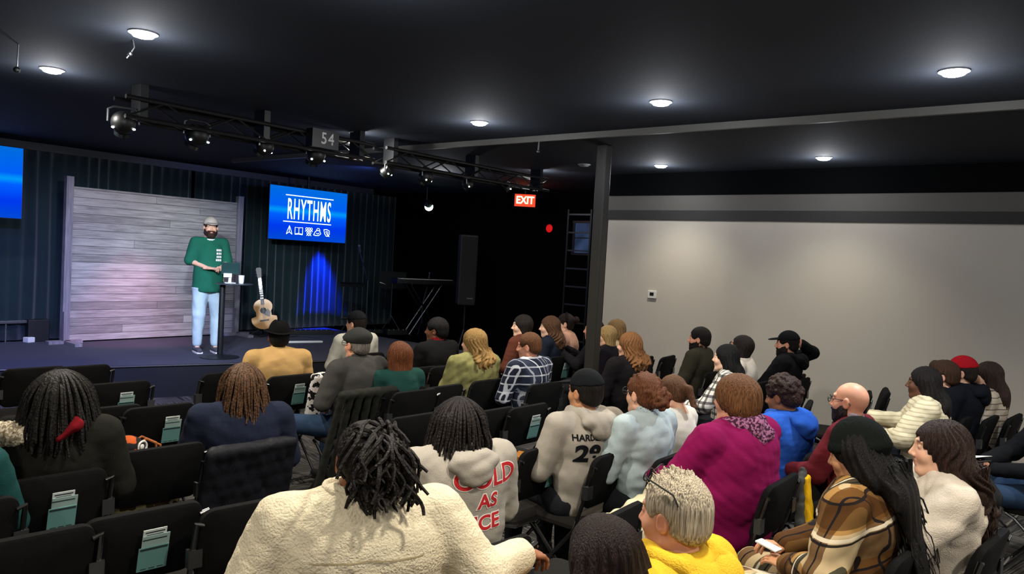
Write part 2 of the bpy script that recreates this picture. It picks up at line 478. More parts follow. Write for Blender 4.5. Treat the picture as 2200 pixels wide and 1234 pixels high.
# ------------------------------------------------------------------ stage
SH = 0.38
P0 = atz(370, 785, SH); dv = Vector((math.cos(R(-19)), math.sin(R(-19))))
def edge(x): return P0.y + (x - P0.x) * dv.y / dv.x
poly = [(-3.4, edge(-1.0)), (-1.0, edge(-1.0)), (8.6, edge(8.6)), (8.6, YBACK - 0.02), (-3.4, YBACK - 0.02)]
st = MB().prism(poly, 0, SH - 0.012, 'xy').build('stage_platform', M_STAGEF)
tag(st, 'low black stage platform with an angled front edge', 'stage', kind='structure')
MB().prism(poly, SH - 0.012, SH, 'xy').build('carpet_top', M_STAGE, st)
MB().tube([(-1.0, edge(-1.0), SH - 0.005), (8.6, edge(8.6), SH - 0.005)], 0.012, 8).build('edge_strip', M_BLACK, st)

# ------------------------------------------------------------------ square column and wall fittings
pc = atz(1287, 345, H); px_, py_ = 7.25, 0
pcol = aty(1288, 500, 1); s_ = 6.4 / pcol.x
CX, CY = 6.4, pcol.y * s_
c = MB().box((CX, CY, H / 2), (0.115, 0.115, H), bevel=0.012).build('trim_column', mat('column paint', srgb('2b2a27'), rough=0.35))
c.name = 'support_column'; tag(c, 'slim dark square column from floor to ceiling', 'column', kind='structure')
MB().box((CX, CY, 0.02), (0.22, 0.22, 0.04)).build('base_plate', M_BLACK, c)

th = atx(1402, 633, XW)
t = empty('thermostat', (XW, th.y, th.z), 0, 'small white square thermostat on the grey wall', 'thermostat')
MB().box((-0.012, 0, 0), (0.024, 0.125, 0.1), bevel=0.006).build('housing', M_WHITE, t)
MB().box((-0.026, 0, 0.006), (0.004, 0.055, 0.04)).build('display', M_BLACKP, t)

# round recessed lamps
def downlight(x, y, lab, lit=True, power=LAMP_W, col=WARM):
    t = empty('ceiling_downlight', (x, y, H), 0, lab, 'ceiling light', 'round ceiling lights')
    MB().lathe([(0.066, -0.001), (0.078, -0.001), (0.08, -0.007), (0.074, -0.01), (0.066, -0.01)]).build('trim_ring', M_TRIMRING, t, smooth=True)
    MB().lathe([(0.065, -0.004), (0.064, -0.012), (0.055, -0.024), (0.035, -0.03), (0.012, -0.032)]).build('lens', M_LAMP if lit else M_LAMPOFF, t, smooth=True)
    if lit:
        s = lamp('lamp_beam', 'SPOT', (x, y, H - 0.07), power * (3.2 if x > 7 else 9), col, spot_size=R(112 if x > 7 else 145), spot_blend=1.0, shadow_soft_size=0.07)
        g = lamp('lamp_glow', 'POINT', (x, y, H - 0.17), power * 0.5, (0.9, 0.93, 1.0), shadow_soft_size=0.05)
    return t
def ceil_at(px, py): p = atz(px, py, H); return p.x, p.y
for (px, py, lab) in ((112, 148, 'bright round ceiling light at the far left above the stage'),
                      (308, 70, 'bright round ceiling light by the hanging cable, upper left'),
                      (767, 285, 'round ceiling light just right of the stage light bar'),
                      (1030, 262, 'round ceiling light above the long batten, left of the column'),
                      (1420, 218, 'large round ceiling light just right above the column'),
                      (2050, 152, 'large cool round ceiling light at the upper right'),
                      (948, 372, 'small round ceiling light between the hanging spotlights'),
                      (1153, 366, 'small round ceiling light above the red exit sign'),
                      (1420, 355, 'small flat-looking ceiling light right of the column top'),
                      (1770, 338, 'round ceiling light above the middle of the grey wall')):
    downlight(*ceil_at(px, py), lab, col=(0.86, 0.93, 1.0) if px == 2050 else WARM)
for (px, py, lab) in ((165, 325, 'unlit round ceiling light near the drape left of the backdrop'),
                      (588, 390, 'unlit round ceiling light above the corner of the right screen'),
                      (1255, 353, 'unlit round ceiling light left of the column top')):
    downlight(*ceil_at(px, py), lab, lit=False)
# the lamps of the same rows behind the camera
for x in (2.05, 4.85, 7.87, -0.8):
    for y in (0.6, -1.2, -3.0, 2.45):
        if x > 4 and y > 0: continue
        downlight(x, y, 'round ceiling light of the rows over the back seats')
# ------------------------------------------------------------------ stacking chair (faces +y, seat centre at the origin)
M_FAB = mat('black chair fabric', srgb('0e0e0f'), rough=0.9, var=0.15, vscale=60, bump=0.2, bscale=400, spec=0.12)
M_SEAT = mat('charcoal seat fabric', srgb('1a1817'), rough=0.9, var=0.15, vscale=60, bump=0.2, bscale=400, spec=0.12)
BACK_Y, BACK_Z = -0.215, 0.70
TILT = R(14)
def make_chair():
    t = empty('stacking_chair')
    # padded backrest
    m = MB(); bm = m.bm
    pts = rrect(0.43, 0.30, 0.055, 6)
    rings = []
    for (inset, y) in ((0.012, -0.016), (0.0, -0.008), (0.0, 0.012), (0.014, 0.026), (0.05, 0.034)):
        rings.append([bm.verts.new((x * (1 - 2 * inset / 0.43), y + 0.25 * x * x, z * (1 - 2 * inset / 0.30))) for x, z in pts])
    for A, B in zip(rings, rings[1:]):
        for i in range(len(A)): bm.faces.new((A[i], A[(i + 1) % len(A)], B[(i + 1) % len(A)], B[i]))
    def fill(ring, y, s):
        nx = 8
        cv = bm.verts.new((0, y, 0))
        for i in range(len(ring)): bm.faces.new((ring[i], ring[(i + 1) % len(ring)], cv))
    fill(rings[0], -0.016, 1); fill(rings[-1], 0.034, 1)
    m.build('backrest', M_FAB, t, smooth=True, loc=(0, BACK_Y, BACK_Z), rot=(TILT, 0, 0))
    # seat pad
    m = MB(); bm = m.bm; pts = rrect(0.43, 0.41, 0.05, 6); rings = []
    for (ins, z) in ((0.01, 0.425), (0, 0.435), (0, 0.455), (0.015, 0.472), (0.06, 0.48)):
        rings.append([bm.verts.new((x * (1 - 2 * ins / 0.43), y * (1 - 2 * ins / 0.41), z)) for x, y in pts])
    for A, B in zip(rings, rings[1:]):
        for i in range(len(A)): bm.faces.new((A[i], A[(i + 1) % len(A)], B[(i + 1) % len(A)], B[i]))
    bm.faces.new(list(reversed(rings[0]))); bm.faces.new(rings[-1])
    m.build('seat', M_SEAT, t, smooth=True)
    # frames
    w = 0.232
    def ybk(z): return BACK_Y - math.tan(TILT) * (z - BACK_Z)
    for s in (-1, 1):
        MB().tube([(s * 0.205, ybk(0.79), 0.79), (s * w, ybk(0.80), 0.80), (s * w, ybk(0.76), 0.755), (s * w, ybk(0.6), 0.6), (s * w, -0.14, 0.44), (s * w, 0.02, 0.24), (s * w, 0.19, 0.03), (s * (w - .02), 0.2, 0.014)], 0.011, 8).build('upright', M_DKSTEEL, t, smooth=True)
        MB().tube([(s * 0.222, 0.17, 0.425), (s * 0.222, 0.12, 0.40), (s * 0.222, -0.26, 0.03), (s * 0.2, -0.27, 0.014)], 0.011, 8).build('rear_leg', M_DKSTEEL, t, smooth=True)
        MB().box((s * 0.2465, ybk(0.66) - 0.004, 0.66), (0.011, 0.03, 0.07)).box((s * 0.225, ybk(0.66) - 0.02, 0.66), (0.05, 0.004, 0.07)).build('ganging_clip', M_STEEL, t)
    MB().tube([(-w + 0.02, 0.2, 0.014), (w - 0.02, 0.2, 0.014)], 0.011, 8).build('front_floor_bar', M_CHROME, t, smooth=True)
    MB().tube([(-0.2, -0.27, 0.014), (0.2, -0.27, 0.014)], 0.011, 8).build('rear_floor_bar', M_CHROME, t, smooth=True)
    MB().tube([(-0.232, -0.13, 0.43), (-0.2, -0.207, 0.432), (0.2, -0.207, 0.432), (0.232, -0.13, 0.43)], 0.009, 8).build('seat_rail', M_CHROME, t, smooth=True)
    return t
CHAIR0 = make_chair(); _first = [True]
CHAIRS = []
def chair_at(x, y, az, label, group='black padded stacking chairs'):
    o = CHAIR0 if _first[0] else copy_tree(CHAIR0)
    _first[0] = False
    o.location = (x, y, 0); o.rotation_euler = (0, 0, az - PI / 2)
    tag(o, label, 'chair', group)
    CHAIRS.append(o)
    return o
TOPZ = 0.83
def chair_px(px, py, label, azd=86, card=False, pocket=True):
    """px, py: the pixel of the middle of the top edge of the backrest"""
    p = atz(px, py, TOPZ); az = R(azd)
    back = 0.28
    o = chair_at(p.x + back * math.cos(az), p.y + back * math.sin(az), az, label)
    if card: cards(o, label)
    return o

# pocket of printed cards hanging on the back of a chair
M_TEAL = mat('teal card', srgb('5f8c88'), rough=0.5, spec=0.4)
M_CARDW = mat('pale card', srgb('c5cdca'), rough=0.5, spec=0.4)
M_INK = mat('dark print', srgb('203032'), rough=0.6)
def make_cards():
    t = empty('leaflet_stack')
    MB().box((0, 0, 0.052), (0.085, 0.003, 0.075)).build('leaflet', M_CARDW, t)
    MB().box((0.006, -0.004, 0.036), (0.098, 0.003, 0.06)).build('leaflet', mat('grey green card', srgb('8fa7a3'), rough=0.5), t)
    c = MB().box((0, -0.008, -0.03), (0.108, 0.003, 0.1)).build('leaflet', M_TEAL, t)
    tag(c, 'teal front leaflet')
    MB().box((0, -0.0098, 0.012), (0.1, 0.0006, 0.009)).build('printed_line', M_INK, c)
    MB().box((0.0, -0.0018, 0.078), (0.07, 0.0006, 0.005)).box((0.0, -0.0018, 0.067), (0.06, 0.0006, 0.004)).build('printed_line', M_INK, t)
    MB().box((0, -0.0058, 0.05), (0.088, 0.0006, 0.005)).build('printed_line', M_INK, t)
    # faint rows of small print round the square that carries the code, which is left blank
    m = MB()
    for i in range(3): m.box((-0.03 + 0.03 * i, -0.0098, -0.072), (0.022, 0.0006, 0.0035))
    m.build('small_print', M_INK, c)
    return t
CARD0 = make_cards(); _fc = [True]
def cards(ch, label):
    o = CARD0 if _fc[0] else copy_tree(CARD0)
    _fc[0] = False
    az = ch.rotation_euler.z
    n = random.Random(label).uniform(-0.02, 0.03)
    loc = Vector((0.035 + n, BACK_Y - 0.03, BACK_Z - 0.01))
    o.location = Matrix.Rotation(az, 3, 'Z') @ loc + ch.location
    o.rotation_euler = (TILT, 0, az)
    tag(o, 'teal leaflets on the ' + label.replace(' with leaflets on its back', ''), 'leaflets', 'leaflets on the chair backs')
# ------------------------------------------------------------------ people
SKIN = {'light': 'd9a88c', 'pale': 'e3b9a0', 'ruddy': 'cf9478', 'tan': 'b98560', 'brown': '8a5a3e', 'dark': '5e3b29'}
M_SKIN = mat('skin', (0.6, 0.4, 0.3), rough=0.5, attr=True, var=0.05, vscale=30, spec=0.4)
M_SKIN.node_tree.nodes['Principled BSDF'].inputs['Subsurface Weight'].default_value = 0.0

def waves(seed, amp, freq, n=6, stretch=(1, 1, 1)):
    rnd = random.Random(seed); W = []
    for _ in range(n):
        d = np.array([rnd.gauss(0, 1) * stretch[i] for i in range(3)]); d *= freq * rnd.uniform(0.5, 1.5) / (np.linalg.norm(d) + 1e-6)
        W.append((d, rnd.uniform(0, 6.28)))
    def f(X, Y, Z):
        s = 0
        for j, (d, p) in enumerate(W):
            q = np.sin(X * d[0] + Y * d[1] + Z * d[2] + p)
            s = s + (q if j % 2 else 1.27 - 2 * np.abs(q))
        return s * (amp / n)
    return f

def seated(w=1.0, lean=0.0, twist=0.0, knees=0.13, wid=1.0):
    """joints of a seated figure facing +y, right side +x; floor at z 0"""
    J = dict(pel=(0, -0.05, 0.56), waist=(0, -0.07 + .25 * lean, 0.74), chest=(0, -0.065 + .7 * lean, 0.93),
             neck=(0, -0.06 + lean, 1.075), head=(0, -0.03 + 1.2 * lean, 1.2))
    for s, k in ((-1, 'l'), (1, 'r')):
        J['sh' + k] = (s * 0.186 * w, -0.06 + .9 * lean, 1.025)
        J['hip' + k] = (s * 0.1, -0.02, 0.56)
        J['kn' + k] = (s * knees, 0.42, 0.56)
        J['an' + k] = (s * knees, 0.43, 0.09)
        J['el' + k] = (s * 0.25 * w, 0.0 + .6 * lean, 0.76)
        J['wr' + k] = (s * 0.09, 0.22 + .3 * lean, 0.69)
    return {k: np.array(v, float) for k, v in J.items()}
def standing():
    J = dict(pel=(0, 0, 0.93), waist=(0, 0.0, 1.1), chest=(0, -0.01, 1.28), neck=(0, -0.02, 1.46), head=(0, 0.005, 1.6))
    for s, k in ((-1, 'l'), (1, 'r')):
        J['sh' + k] = (s * 0.185, -0.02, 1.41)
        J['hip' + k] = (s * 0.09, 0, 0.92)
        J['kn' + k] = (s * 0.11, 0.02, 0.5)
        J['an' + k] = (s * 0.125, 0.0, 0.09)
        J['el' + k] = (s * 0.24, -0.03, 1.14)
        J['wr' + k] = (s * 0.12, 0.2, 1.12)
    return {k: np.array(v, float) for k, v in J.items()}

def torso(S, J, w, g, girth, arms=True, cuff=0.0, armr=1.0, k=0.05):
    """torso and arm volumes grown outwards by g"""
    S.cap(J['pel'], J['waist'], 0.105 * girth + g, 0.1 * girth + g, s=(1.42 * w ** .5, 1, 1), k=k)
    S.cap(J['waist'], J['chest'], 0.1 * girth + g, 0.112 * girth ** .6 + g, s=(1.4 * w ** .8, 1, 1), k=k)
    c = J['chest']
    S.ell(c + (0, -0.01, 0.02), (0.17 * w + g, 0.112 * girth ** .6 + g, 0.165 + g), k=k)
    m = (J['shl'] + J['shr']) / 2
    S.cap(J['shl'] * .85 + m * .15, J['shr'] * .85 + m * .15, 0.057 + g, k=0.035)
    for q in (J['shl'], J['shr']): S.cap(q * .62 + m * .38 + (0, 0, .01), J['neck'] + (0, -.005, -.012), 0.05 + g, 0.05 + g, k=0.03)
    for sd in 'lr':
        S.cap(J['sh' + sd], J['el' + sd], (0.058 * armr + g), (0.045 * armr + g), k=0.022)
        e, v = J['el' + sd], J['wr' + sd]
        end = e + (v - e) * (1 - cuff)
        S.cap(e, end, (0.042 * armr + g), (0.028 * armr + g * 0.9), k=0.02)

def legs(S, J, g, thick=1.0, k=0.04, ank=0.0):
    S.cap(J['hipl'], J['hipr'], 0.1 * thick + g, s=(1, 1, 1), k=k)
    S.cap(J['pel'] + (0, 0, .02), J['pel'] + (0, 0, -.01), 0.11 * thick + g, s=(1.35, 1, .8), k=k)
    for sd in 'lr':
        S.cap(J['hip' + sd], J['kn' + sd], 0.082 * thick + g, 0.058 * thick + g, k=k)
        a = J['an' + sd]; kn = J['kn' + sd]
        S.cap(kn, a + (0, 0, ank), 0.055 * thick + g, 0.036 * thick + g, k=0.02)
        S.cap(kn + (0, -.02, -.1), a + (0, -.01, .18), 0.045 * thick + g, 0.035 * thick + g, k=0.03)

SKC = np.array((0, -0.015, 0.025)); SKR = np.array((0.076, 0.096, 0.092))
def head_part(h, skin, M, fem=False, brows='2a1c14', mouth=True, beardshade=None, full=1.0):
    S = SDF()
    S.ell(SKC, SKR)
    S.ell((0, 0.022, -0.035), (0.060 * full, 0.070, 0.082), k=0.03)
    S.ell((0, 0.062, -0.098), (0.024 if fem else 0.029, 0.02, 0.018), k=0.03)
    for s in (-1, 1):
        S.ell((s * 0.034, 0.058, -0.028), (0.024 * full, 0.024, 0.024), k=0.025)
        S.cap((s * 0.008, 0.083, 0.034), (s * 0.043, 0.074, 0.036), 0.0075, 0.006, k=0.02)
        S.cap((s * 0.052, 0.0, -0.072), (s * 0.02, 0.06, -0.1), 0.016, 0.014, k=0.03)
    for s in (-1, 1): S.ell((s * 0.031, 0.096, 0.013), (0.018, 0.014, 0.011), k=0.014, sub=True)
    for s in (-1, 1): S.ell((s * 0.031, 0.076, 0.013), (0.0125, 0.0125, 0.0115), k=0.004)
    S.cap((0, 0.085, 0.02), (0, 0.108, -0.024), 0.007, 0.0105, k=0.014)
    for s in (-1, 1): S.ell((s * 0.012, 0.096, -0.03), (0.008, 0.009, 0.0075), k=0.008)
    S.cap((-0.016, 0.087, -0.053), (0.016, 0.087, -0.053), 0.0062, k=0.007)
    S.cap((-0.014, 0.085, -0.066), (0.014, 0.085, -0.066), 0.0072, k=0.008)
    S.cap((-0.02, 0.094, -0.0595), (0.02, 0.094, -0.0595), 0.0028, k=0.006, sub=True)
    for s in (-1, 1):
        S.ell((s * 0.081, -0.008, -0.003), (0.011, 0.02, 0.033), k=0.006, rot=Matrix.Rotation(s * R(-18), 3, 'Z'))
        S.ell((s * 0.093, -0.002, 0.0), (0.007, 0.011, 0.02), k=0.006, sub=True)
    S.cap((0, -0.02, -0.05), (0, -0.035, -0.145), 0.05 if not fem else 0.044, 0.054 if not fem else 0.046, k=0.03)
    V, Q = S.verts(h)
    base = np.array(srgb(skin)); T = np.tile(base, (len(V), 1))
    def blend(mask, col, a=1.0):
        m = np.clip(mask, 0, 1)[:, None] * a
        T[:] = T * (1 - m) + np.array(col) * m
    def blob(c, r): return np.clip(1.6 * (1 - np.sqrt((((V - np.array(c)) / np.array(r)) ** 2).sum(1))), 0, 1)
    lip = base * np.array((0.75, 0.42, 0.42))
    blend(blob((0, 0.092, -0.0595), (0.03, 0.018, 0.018)), lip)
    for s in (-1, 1):
        blend(blob((s * 0.036, 0.07, -0.03), (0.03, 0.04, 0.03)), base * np.array((1.0, 0.75, 0.7)), 0.5)
        blend(blob((s * 0.03, 0.085, 0.037), (0.026, 0.02, 0.0075)), srgb(brows), 0.9)
        blend(blob((s * 0.031, 0.09, 0.013), (0.017, 0.014, 0.009)), base * 0.35, 0.7)
        blend(blob((s * 0.031, 0.09, 0.013), (0.013, 0.012, 0.0065)), (0.55, 0.53, 0.5))
        blend(blob((s * 0.031, 0.09, 0.013), (0.007, 0.012, 0.0065)), (0.02, 0.012, 0.01))
        blend(blob((s * 0.085, -0.004, 0.0), (0.02, 0.03, 0.04)), base * np.array((1.0, 0.7, 0.65)), 0.4)
    return xf(V, M), Q, T

def hand_part(h, skin, M, side, curl=0.5, spread=0.0, small=1.0):
    S = SDF()
    S.cap((0, -0.04, 0), (0, 0.012, 0), 0.025, 0.024, s=(1.12, 1, .85), k=0.01)
    S.ell((0, 0.045, 0), (0.041, 0.052, 0.0155), k=0.02)
    S.ell((side * 0.024, 0.03, -0.008), (0.018, 0.032, 0.014), k=0.012)
    for i, (x, ln) in enumerate(((-0.0315, 0.060), (-0.0105, 0.074), (0.0105, 0.079), (0.031, 0.072))):
        x = x * side
        p = np.array((x, 0.083 - (0.006 if abs(x) > .025 else 0), 0.0)); a = 0.0
        fx = x * (0.35 + spread * 6)
        S.cap((x * .9, 0.05, 0.0), p, 0.0095, 0.0092, k=0.006)
        for j, (f, rr) in enumerate(((0.44, .0088), (0.32, .0080), (0.24, .0072))):
            a += R((38, 52, 34)[j]) * curl * (1 + 0.12 * (i - 1.5))
            d = np.array((fx, math.cos(a), -math.sin(a))); d /= np.linalg.norm(d)
            q = p + d * ln * f
            S.cap(p, q, rr, rr - 0.0007, k=0.0035); p = q
    a = np.array((side * 0.034, 0.014, -0.006)); b = np.array((side * 0.062, 0.045, -0.016 - .012 * curl)); c = np.array((side * (0.066 - .02 * curl), 0.075, -0.022 - .02 * curl))
    S.cap(a, b, 0.0125, 0.0105, k=0.01); S.cap(b, c, 0.0102, 0.008, k=0.004)
    V, Q = S.verts(h)
    base = np.array(srgb(skin)); T = np.tile(base, (len(V), 1))
    m = np.clip((V[:, 1] - 0.075) / 0.06, 0, 1)[:, None] * 0.25
    T = T * (1 - m) + base * np.array((1.0, .75, .7)) * m
    return xf(V * small, M), Q, T

def hand_matrix(wr, fdir, up):
    f = Vector(fdir).normalized(); u = Vector(up); x = f.cross(u).normalized(); u = x.cross(f)
    return Matrix(((x.x, f.x, u.x, wr[0]), (x.y, f.y, u.y, wr[1]), (x.z, f.z, u.z, wr[2]), (0, 0, 0, 1)))

# ---- hair
def hair_mat(color, kind):
    nm = 'hair %s %s' % (color, kind)
    if nm in _mats: return _mats[nm]
    m, nt, b = node_mat(nm, 0.62, 0.22)
    tc = N(nt, 'ShaderNodeTexCoord'); mp = N(nt, 'ShaderNodeMapping'); L(nt, tc.outputs['Object'], mp.inputs[0])
    curly = kind in ('curly', 'afro', 'locs')
    mp.inputs['Scale'].default_value = (90, 90, 90) if curly else (260, 260, 10)
    ns = N(nt, 'ShaderNodeTexNoise'); ns.inputs['Scale'].default_value = 1; ns.inputs['Detail'].default_value = 3; L(nt, mp.outputs[0], ns.inputs[0])
    c = np.array(srgb(color))
    cr = N(nt, 'ShaderNodeMix', data_type='RGBA'); cr.inputs[6].default_value = (*(c * 0.16), 1); cr.inputs[7].default_value = (*np.clip(c * 1.15, 0, 1), 1)
    mr = N(nt, 'ShaderNodeMapRange', i1=0.3, i2=0.7); L(nt, ns.outputs[0], mr.inputs[0]); L(nt, mr.outputs[0], cr.inputs[0])
    L(nt, cr.outputs[2], b.inputs['Base Color'])
    bp = N(nt, 'ShaderNodeBump'); bp.inputs['Strength'].default_value = 0.9; bp.inputs['Distance'].default_value = 0.008
    L(nt, ns.outputs[0], bp.inputs['Height']); L(nt, bp.outputs[0], b.inputs['Normal'])
    _mats[nm] = m
    return m

def face_cut(S, low=True, wide=1.0):
    S.ell((0, 0.105, -0.035), (0.066 * wide, 0.075, 0.098), k=0.012, sub=True)

def hair_sdf(kind, seed=0, length=0.2, vol=1.0, back=0.18):
    S = SDF(); rnd = random.Random(seed)
    g = {'short': .012, 'buzz': .004, 'balding': .004, 'curly': .022, 'long': .014, 'wavy': .02, 'bob': .016, 'ponytail': .008, 'bun': .008, 'pixie': .022, 'cropped': .01, 'curlytail': .014, 'locs': .012, 'spiky': .012, 'sweep': .018}[kind] * vol
    c0 = np.array((0, -0.02, 0.035))
    S.ell(c0, (SKR[0] + g, SKR[1] + g * 0.9, SKR[2] + g * 0.8), k=0.02)
    if kind in ('short', 'buzz', 'cropped', 'spiky', 'sweep', 'curly', 'balding'):
        S.ell((0, -0.055, -0.025), (0.062 + g, 0.05 + g, 0.055), k=0.03)
        if kind == 'sweep': S.cap((-0.03, 0.075, 0.09), (0.04, 0.06, 0.1), 0.026, k=0.03)
        if kind == 'spiky':
            for _ in range(70):
                a = rnd.uniform(0, 6.28); e = rnd.uniform(0.3, 1.5); d = np.array((math.cos(a) * math.cos(e), math.sin(a) * math.cos(e), math.sin(e)))
                p = c0 + d * (SKR + 0.004); q = c0 + (d + np.array((0, .12, .1))) * (SKR + 0.017); S.cap(p, q, 0.006, 0.002, k=0.006)
        if kind == 'curly':
            for _ in range(150):
                d = np.array([rnd.gauss(0, 1) for _ in range(3)]); d /= np.linalg.norm(d)
                if d[2] < -0.4 or (d[1] > 0.5 and d[2] < 0.35): continue
                S.ell(c0 + d * (SKR + g * .9), rnd.uniform(.012, .019), k=0.005)
        face_cut(S)
        for s in (-1, 1): S.ell((s * 0.1, 0.008, -0.022), (0.045, 0.042, 0.05), k=0.008, sub=True)
        S.plane((0, 0.55, -1), 0.022)
    elif kind == 'pixie':
        S.ell((0, -0.06, -0.02), (0.078 + g * .6, 0.06 + g * .5, 0.085), k=0.03)
        face_cut(S)
        S.plane((0, 0.55, -1), 0.075)
    elif kind in ('bob', 'long', 'wavy'):
        Lh = {'bob': 0.075}.get(kind, length)
        if Lh < .1: S.cap((0, -0.045, 0.02), (0, -0.06, -0.03 - Lh), 0.078 + g, 0.068 + g * .8, s=(1.12 * vol ** .5, .72, 1), k=0.03)
        else:
            S.cap((0, -0.045, 0.02), (0, -0.075, -0.08), 0.078 + g, 0.075 + g * .8, s=(1.12 * vol ** .5, .7, 1), k=0.03)
            S.cap((0, -0.075, -0.07), (0, -back + .0, -0.17), 0.07 + g * .8, 0.06 + g * .8, s=(1.3 * vol ** .5, .42, 1), k=0.04)
            if Lh > .14: S.cap((0, -back, -0.16), (0, -back - .01, -0.05 - Lh), 0.06 + g * .8, 0.045, s=(1.35 * vol ** .5, .36, 1), k=0.04)
        for s in (-1, 1):
            S.cap((s * 0.066, -0.015, 0.03), (s * 0.08, -0.04, -0.05 - min(Lh, .14) * .8), 0.024 + g * .4, 0.02 + g * .3, k=0.03)
        if kind == 'wavy':
            for i in range(26):
                x = rnd.uniform(-0.1, 0.1) * vol; y = -0.06 + rnd.uniform(-.035, .035); pts = [(x * .8, y, -0.02)]; bk = (back - .06) if Lh > .1 else 0
                for j in range(1, 7): pts.append((x + 0.016 * math.sin(j * 1.3 + i * 1.7), y - .008 - bk * min(1, j * Lh / .6) + 0.014 * math.cos(j * 1.5 + i), -0.02 - (Lh + rnd.uniform(-.01, .045)) * j / 6))
                for a, b in zip(pts, pts[1:]): S.cap(a, b, 0.0125, 0.0105, k=0.008)
        face_cut(S, wide=0.97); S.ell((0, 0.085, -0.06), (0.1, 0.065, 0.085), k=0.015, sub=True)
    elif kind in ('ponytail', 'curlytail'):
        S.ell((0, -0.055, -0.025), (0.06, 0.05, 0.055), k=0.03)
        if kind == 'ponytail':
            S.cap((0, -0.1, 0.03), (0, -0.145, 0.0), 0.024, 0.024, k=0.02)
            S.cap((0, -0.145, 0.0), (0.0, -0.15, -length), 0.028, 0.014, k=0.02)
        else:
            for _ in range(120):
                d = np.array([rnd.gauss(0, 1) for _ in range(3)]); d /= np.linalg.norm(d)
                S.ell(np.array((0, -0.135, 0.0)) + d * np.array((.05, .05, .055)) * rnd.uniform(.6, 1.15), rnd.uniform(.011, .018), k=0.006)
            for _ in range(60):
                d = np.array([rnd.gauss(0, 1) for _ in range(3)]); d /= np.linalg.norm(d)
                if d[2] < 0: continue
                S.ell(c0 + d * (SKR + .012), rnd.uniform(.01, .014), k=0.006)
        face_cut(S)
        for s in (-1, 1): S.ell((s * 0.09, 0.002, -0.02), (0.03, 0.03, 0.045), k=0.01, sub=True)
        S.plane((0, 0.55, -1), 0.045)
    elif kind == 'bun':
        S.ell((0, -0.055, -0.025), (0.06, 0.05, 0.055), k=0.03)
        S.ell((0, -0.135, 0.055), (0.045, 0.042, 0.045), k=0.01)
        face_cut(S); S.plane((0, 0.55, -1), 0.045)
    elif kind == 'locs':
        S.ell((0, -0.055, -0.015), (0.068, 0.055, 0.07), k=0.03)
        face_cut(S); S.plane((0, 0.55, -1), 0.06)
    if kind in ('long', 'bob', 'wavy', 'ponytail', 'bun', 'pixie', 'short', 'sweep', 'cropped'):
        am = {'wavy': .006, 'long': .0035, 'pixie': .004, 'sweep': .004}.get(kind, .0022)
        w1 = waves(seed, am, 14 if kind == 'wavy' else 8)
        def disp(X, Y, Z):
            th = np.arctan2(X, -(Y + 0.02))
            wv = 5.0 * np.sin(Z * 28 + seed) * (1 if kind == 'wavy' else .15)
            return am * 0.7 * np.sin(th * 22 + wv + 3 * np.sin(Z * 9)) + w1(X, Y, Z)
        S.disp = disp
    return S

def locs_tubes(m, M, n=60, length=0.25, r=0.008, seed=1, updo=False, spread=1.0, front=0.05):
    rnd = random.Random(seed); b = MB()
    for i in range(n):
        if updo:
            a = rnd.uniform(0, 2 * PI); e = rnd.uniform(-0.3, 1.0)
            d = np.array((math.cos(a) * math.cos(e), math.sin(a) * math.cos(e), math.sin(e)))
            p = np.array((0, -0.02, 0.035)) + d * (SKR + 0.008)
            kn = np.array((0.02, -0.06, 0.13)) if updo == 'top' else np.array((0.035, -0.095, 0.075))
            q = (p + kn) / 2 + d * 0.03
            e1 = kn + np.array([rnd.gauss(0, .028) for _ in range(3)])
            t0 = e1 + np.array((rnd.uniform(-.07, .05), -0.045 - rnd.uniform(0, .03), -0.04))
            dr = rnd.uniform(0.5, 1.0) * length
            e2 = t0 + np.array((rnd.uniform(-.06, .05), rnd.uniform(-.03, .015), -dr * .6))
            e3 = e2 + np.array((rnd.uniform(-.03, .03), rnd.uniform(-.025, .0), -dr * .4))
            P = [p, q, e1, t0, e2, e3]
        else:
            a = rnd.uniform(R(-210), R(30)); 
            d = np.array((math.cos(a), math.sin(a), 0)); rr = rnd.uniform(.1, .95)
            p = np.array((0, -0.02, 0.035)) + np.array((d[0] * SKR[0] * rr, d[1] * SKR[1] * rr, SKR[2] * math.sqrt(1 - rr * rr) + .004))
            o = np.array((0, -0.02, 0)) + d * (SKR + 0.016 + rnd.uniform(0, .02) * spread) * np.array((1, 1, 0)); o[2] = 0.06 - .02 * rr
            ln = length * rnd.uniform(0.75, 1.1)
            o1 = o + d * .014 * spread; o1[2] = -0.01
            e2 = o1 + d * 0.012 * spread + np.array((rnd.gauss(0, .006), rnd.gauss(0, .006), -ln * .55)); e3 = e2 + np.array((rnd.gauss(0, .01), rnd.gauss(0, .008), -ln * .45))
            P = [p, (p + o) / 2 + np.array((0, 0, 0.014)), o, o1, e2, e3]
        # smooth with catmull-rom
        pts = []
        for j in range(len(P) - 1):
            p0 = P[max(j - 1, 0)]; p1 = P[j]; p2 = P[j + 1]; p3 = P[min(j + 2, len(P) - 1)]
            for t in (0, .33, .66):
                pts.append(0.5 * ((2 * p1) + (-p0 + p2) * t + (2 * p0 - 5 * p1 + 4 * p2 - p3) * t * t + (-p0 + 3 * p1 - 3 * p2 + p3) * t ** 3))
        pts.append(P[-1])
        b.tube([M @ Vector(q) for q in pts], r * rnd.uniform(.8, 1.15), 6, r_end=r * .55)
    return b

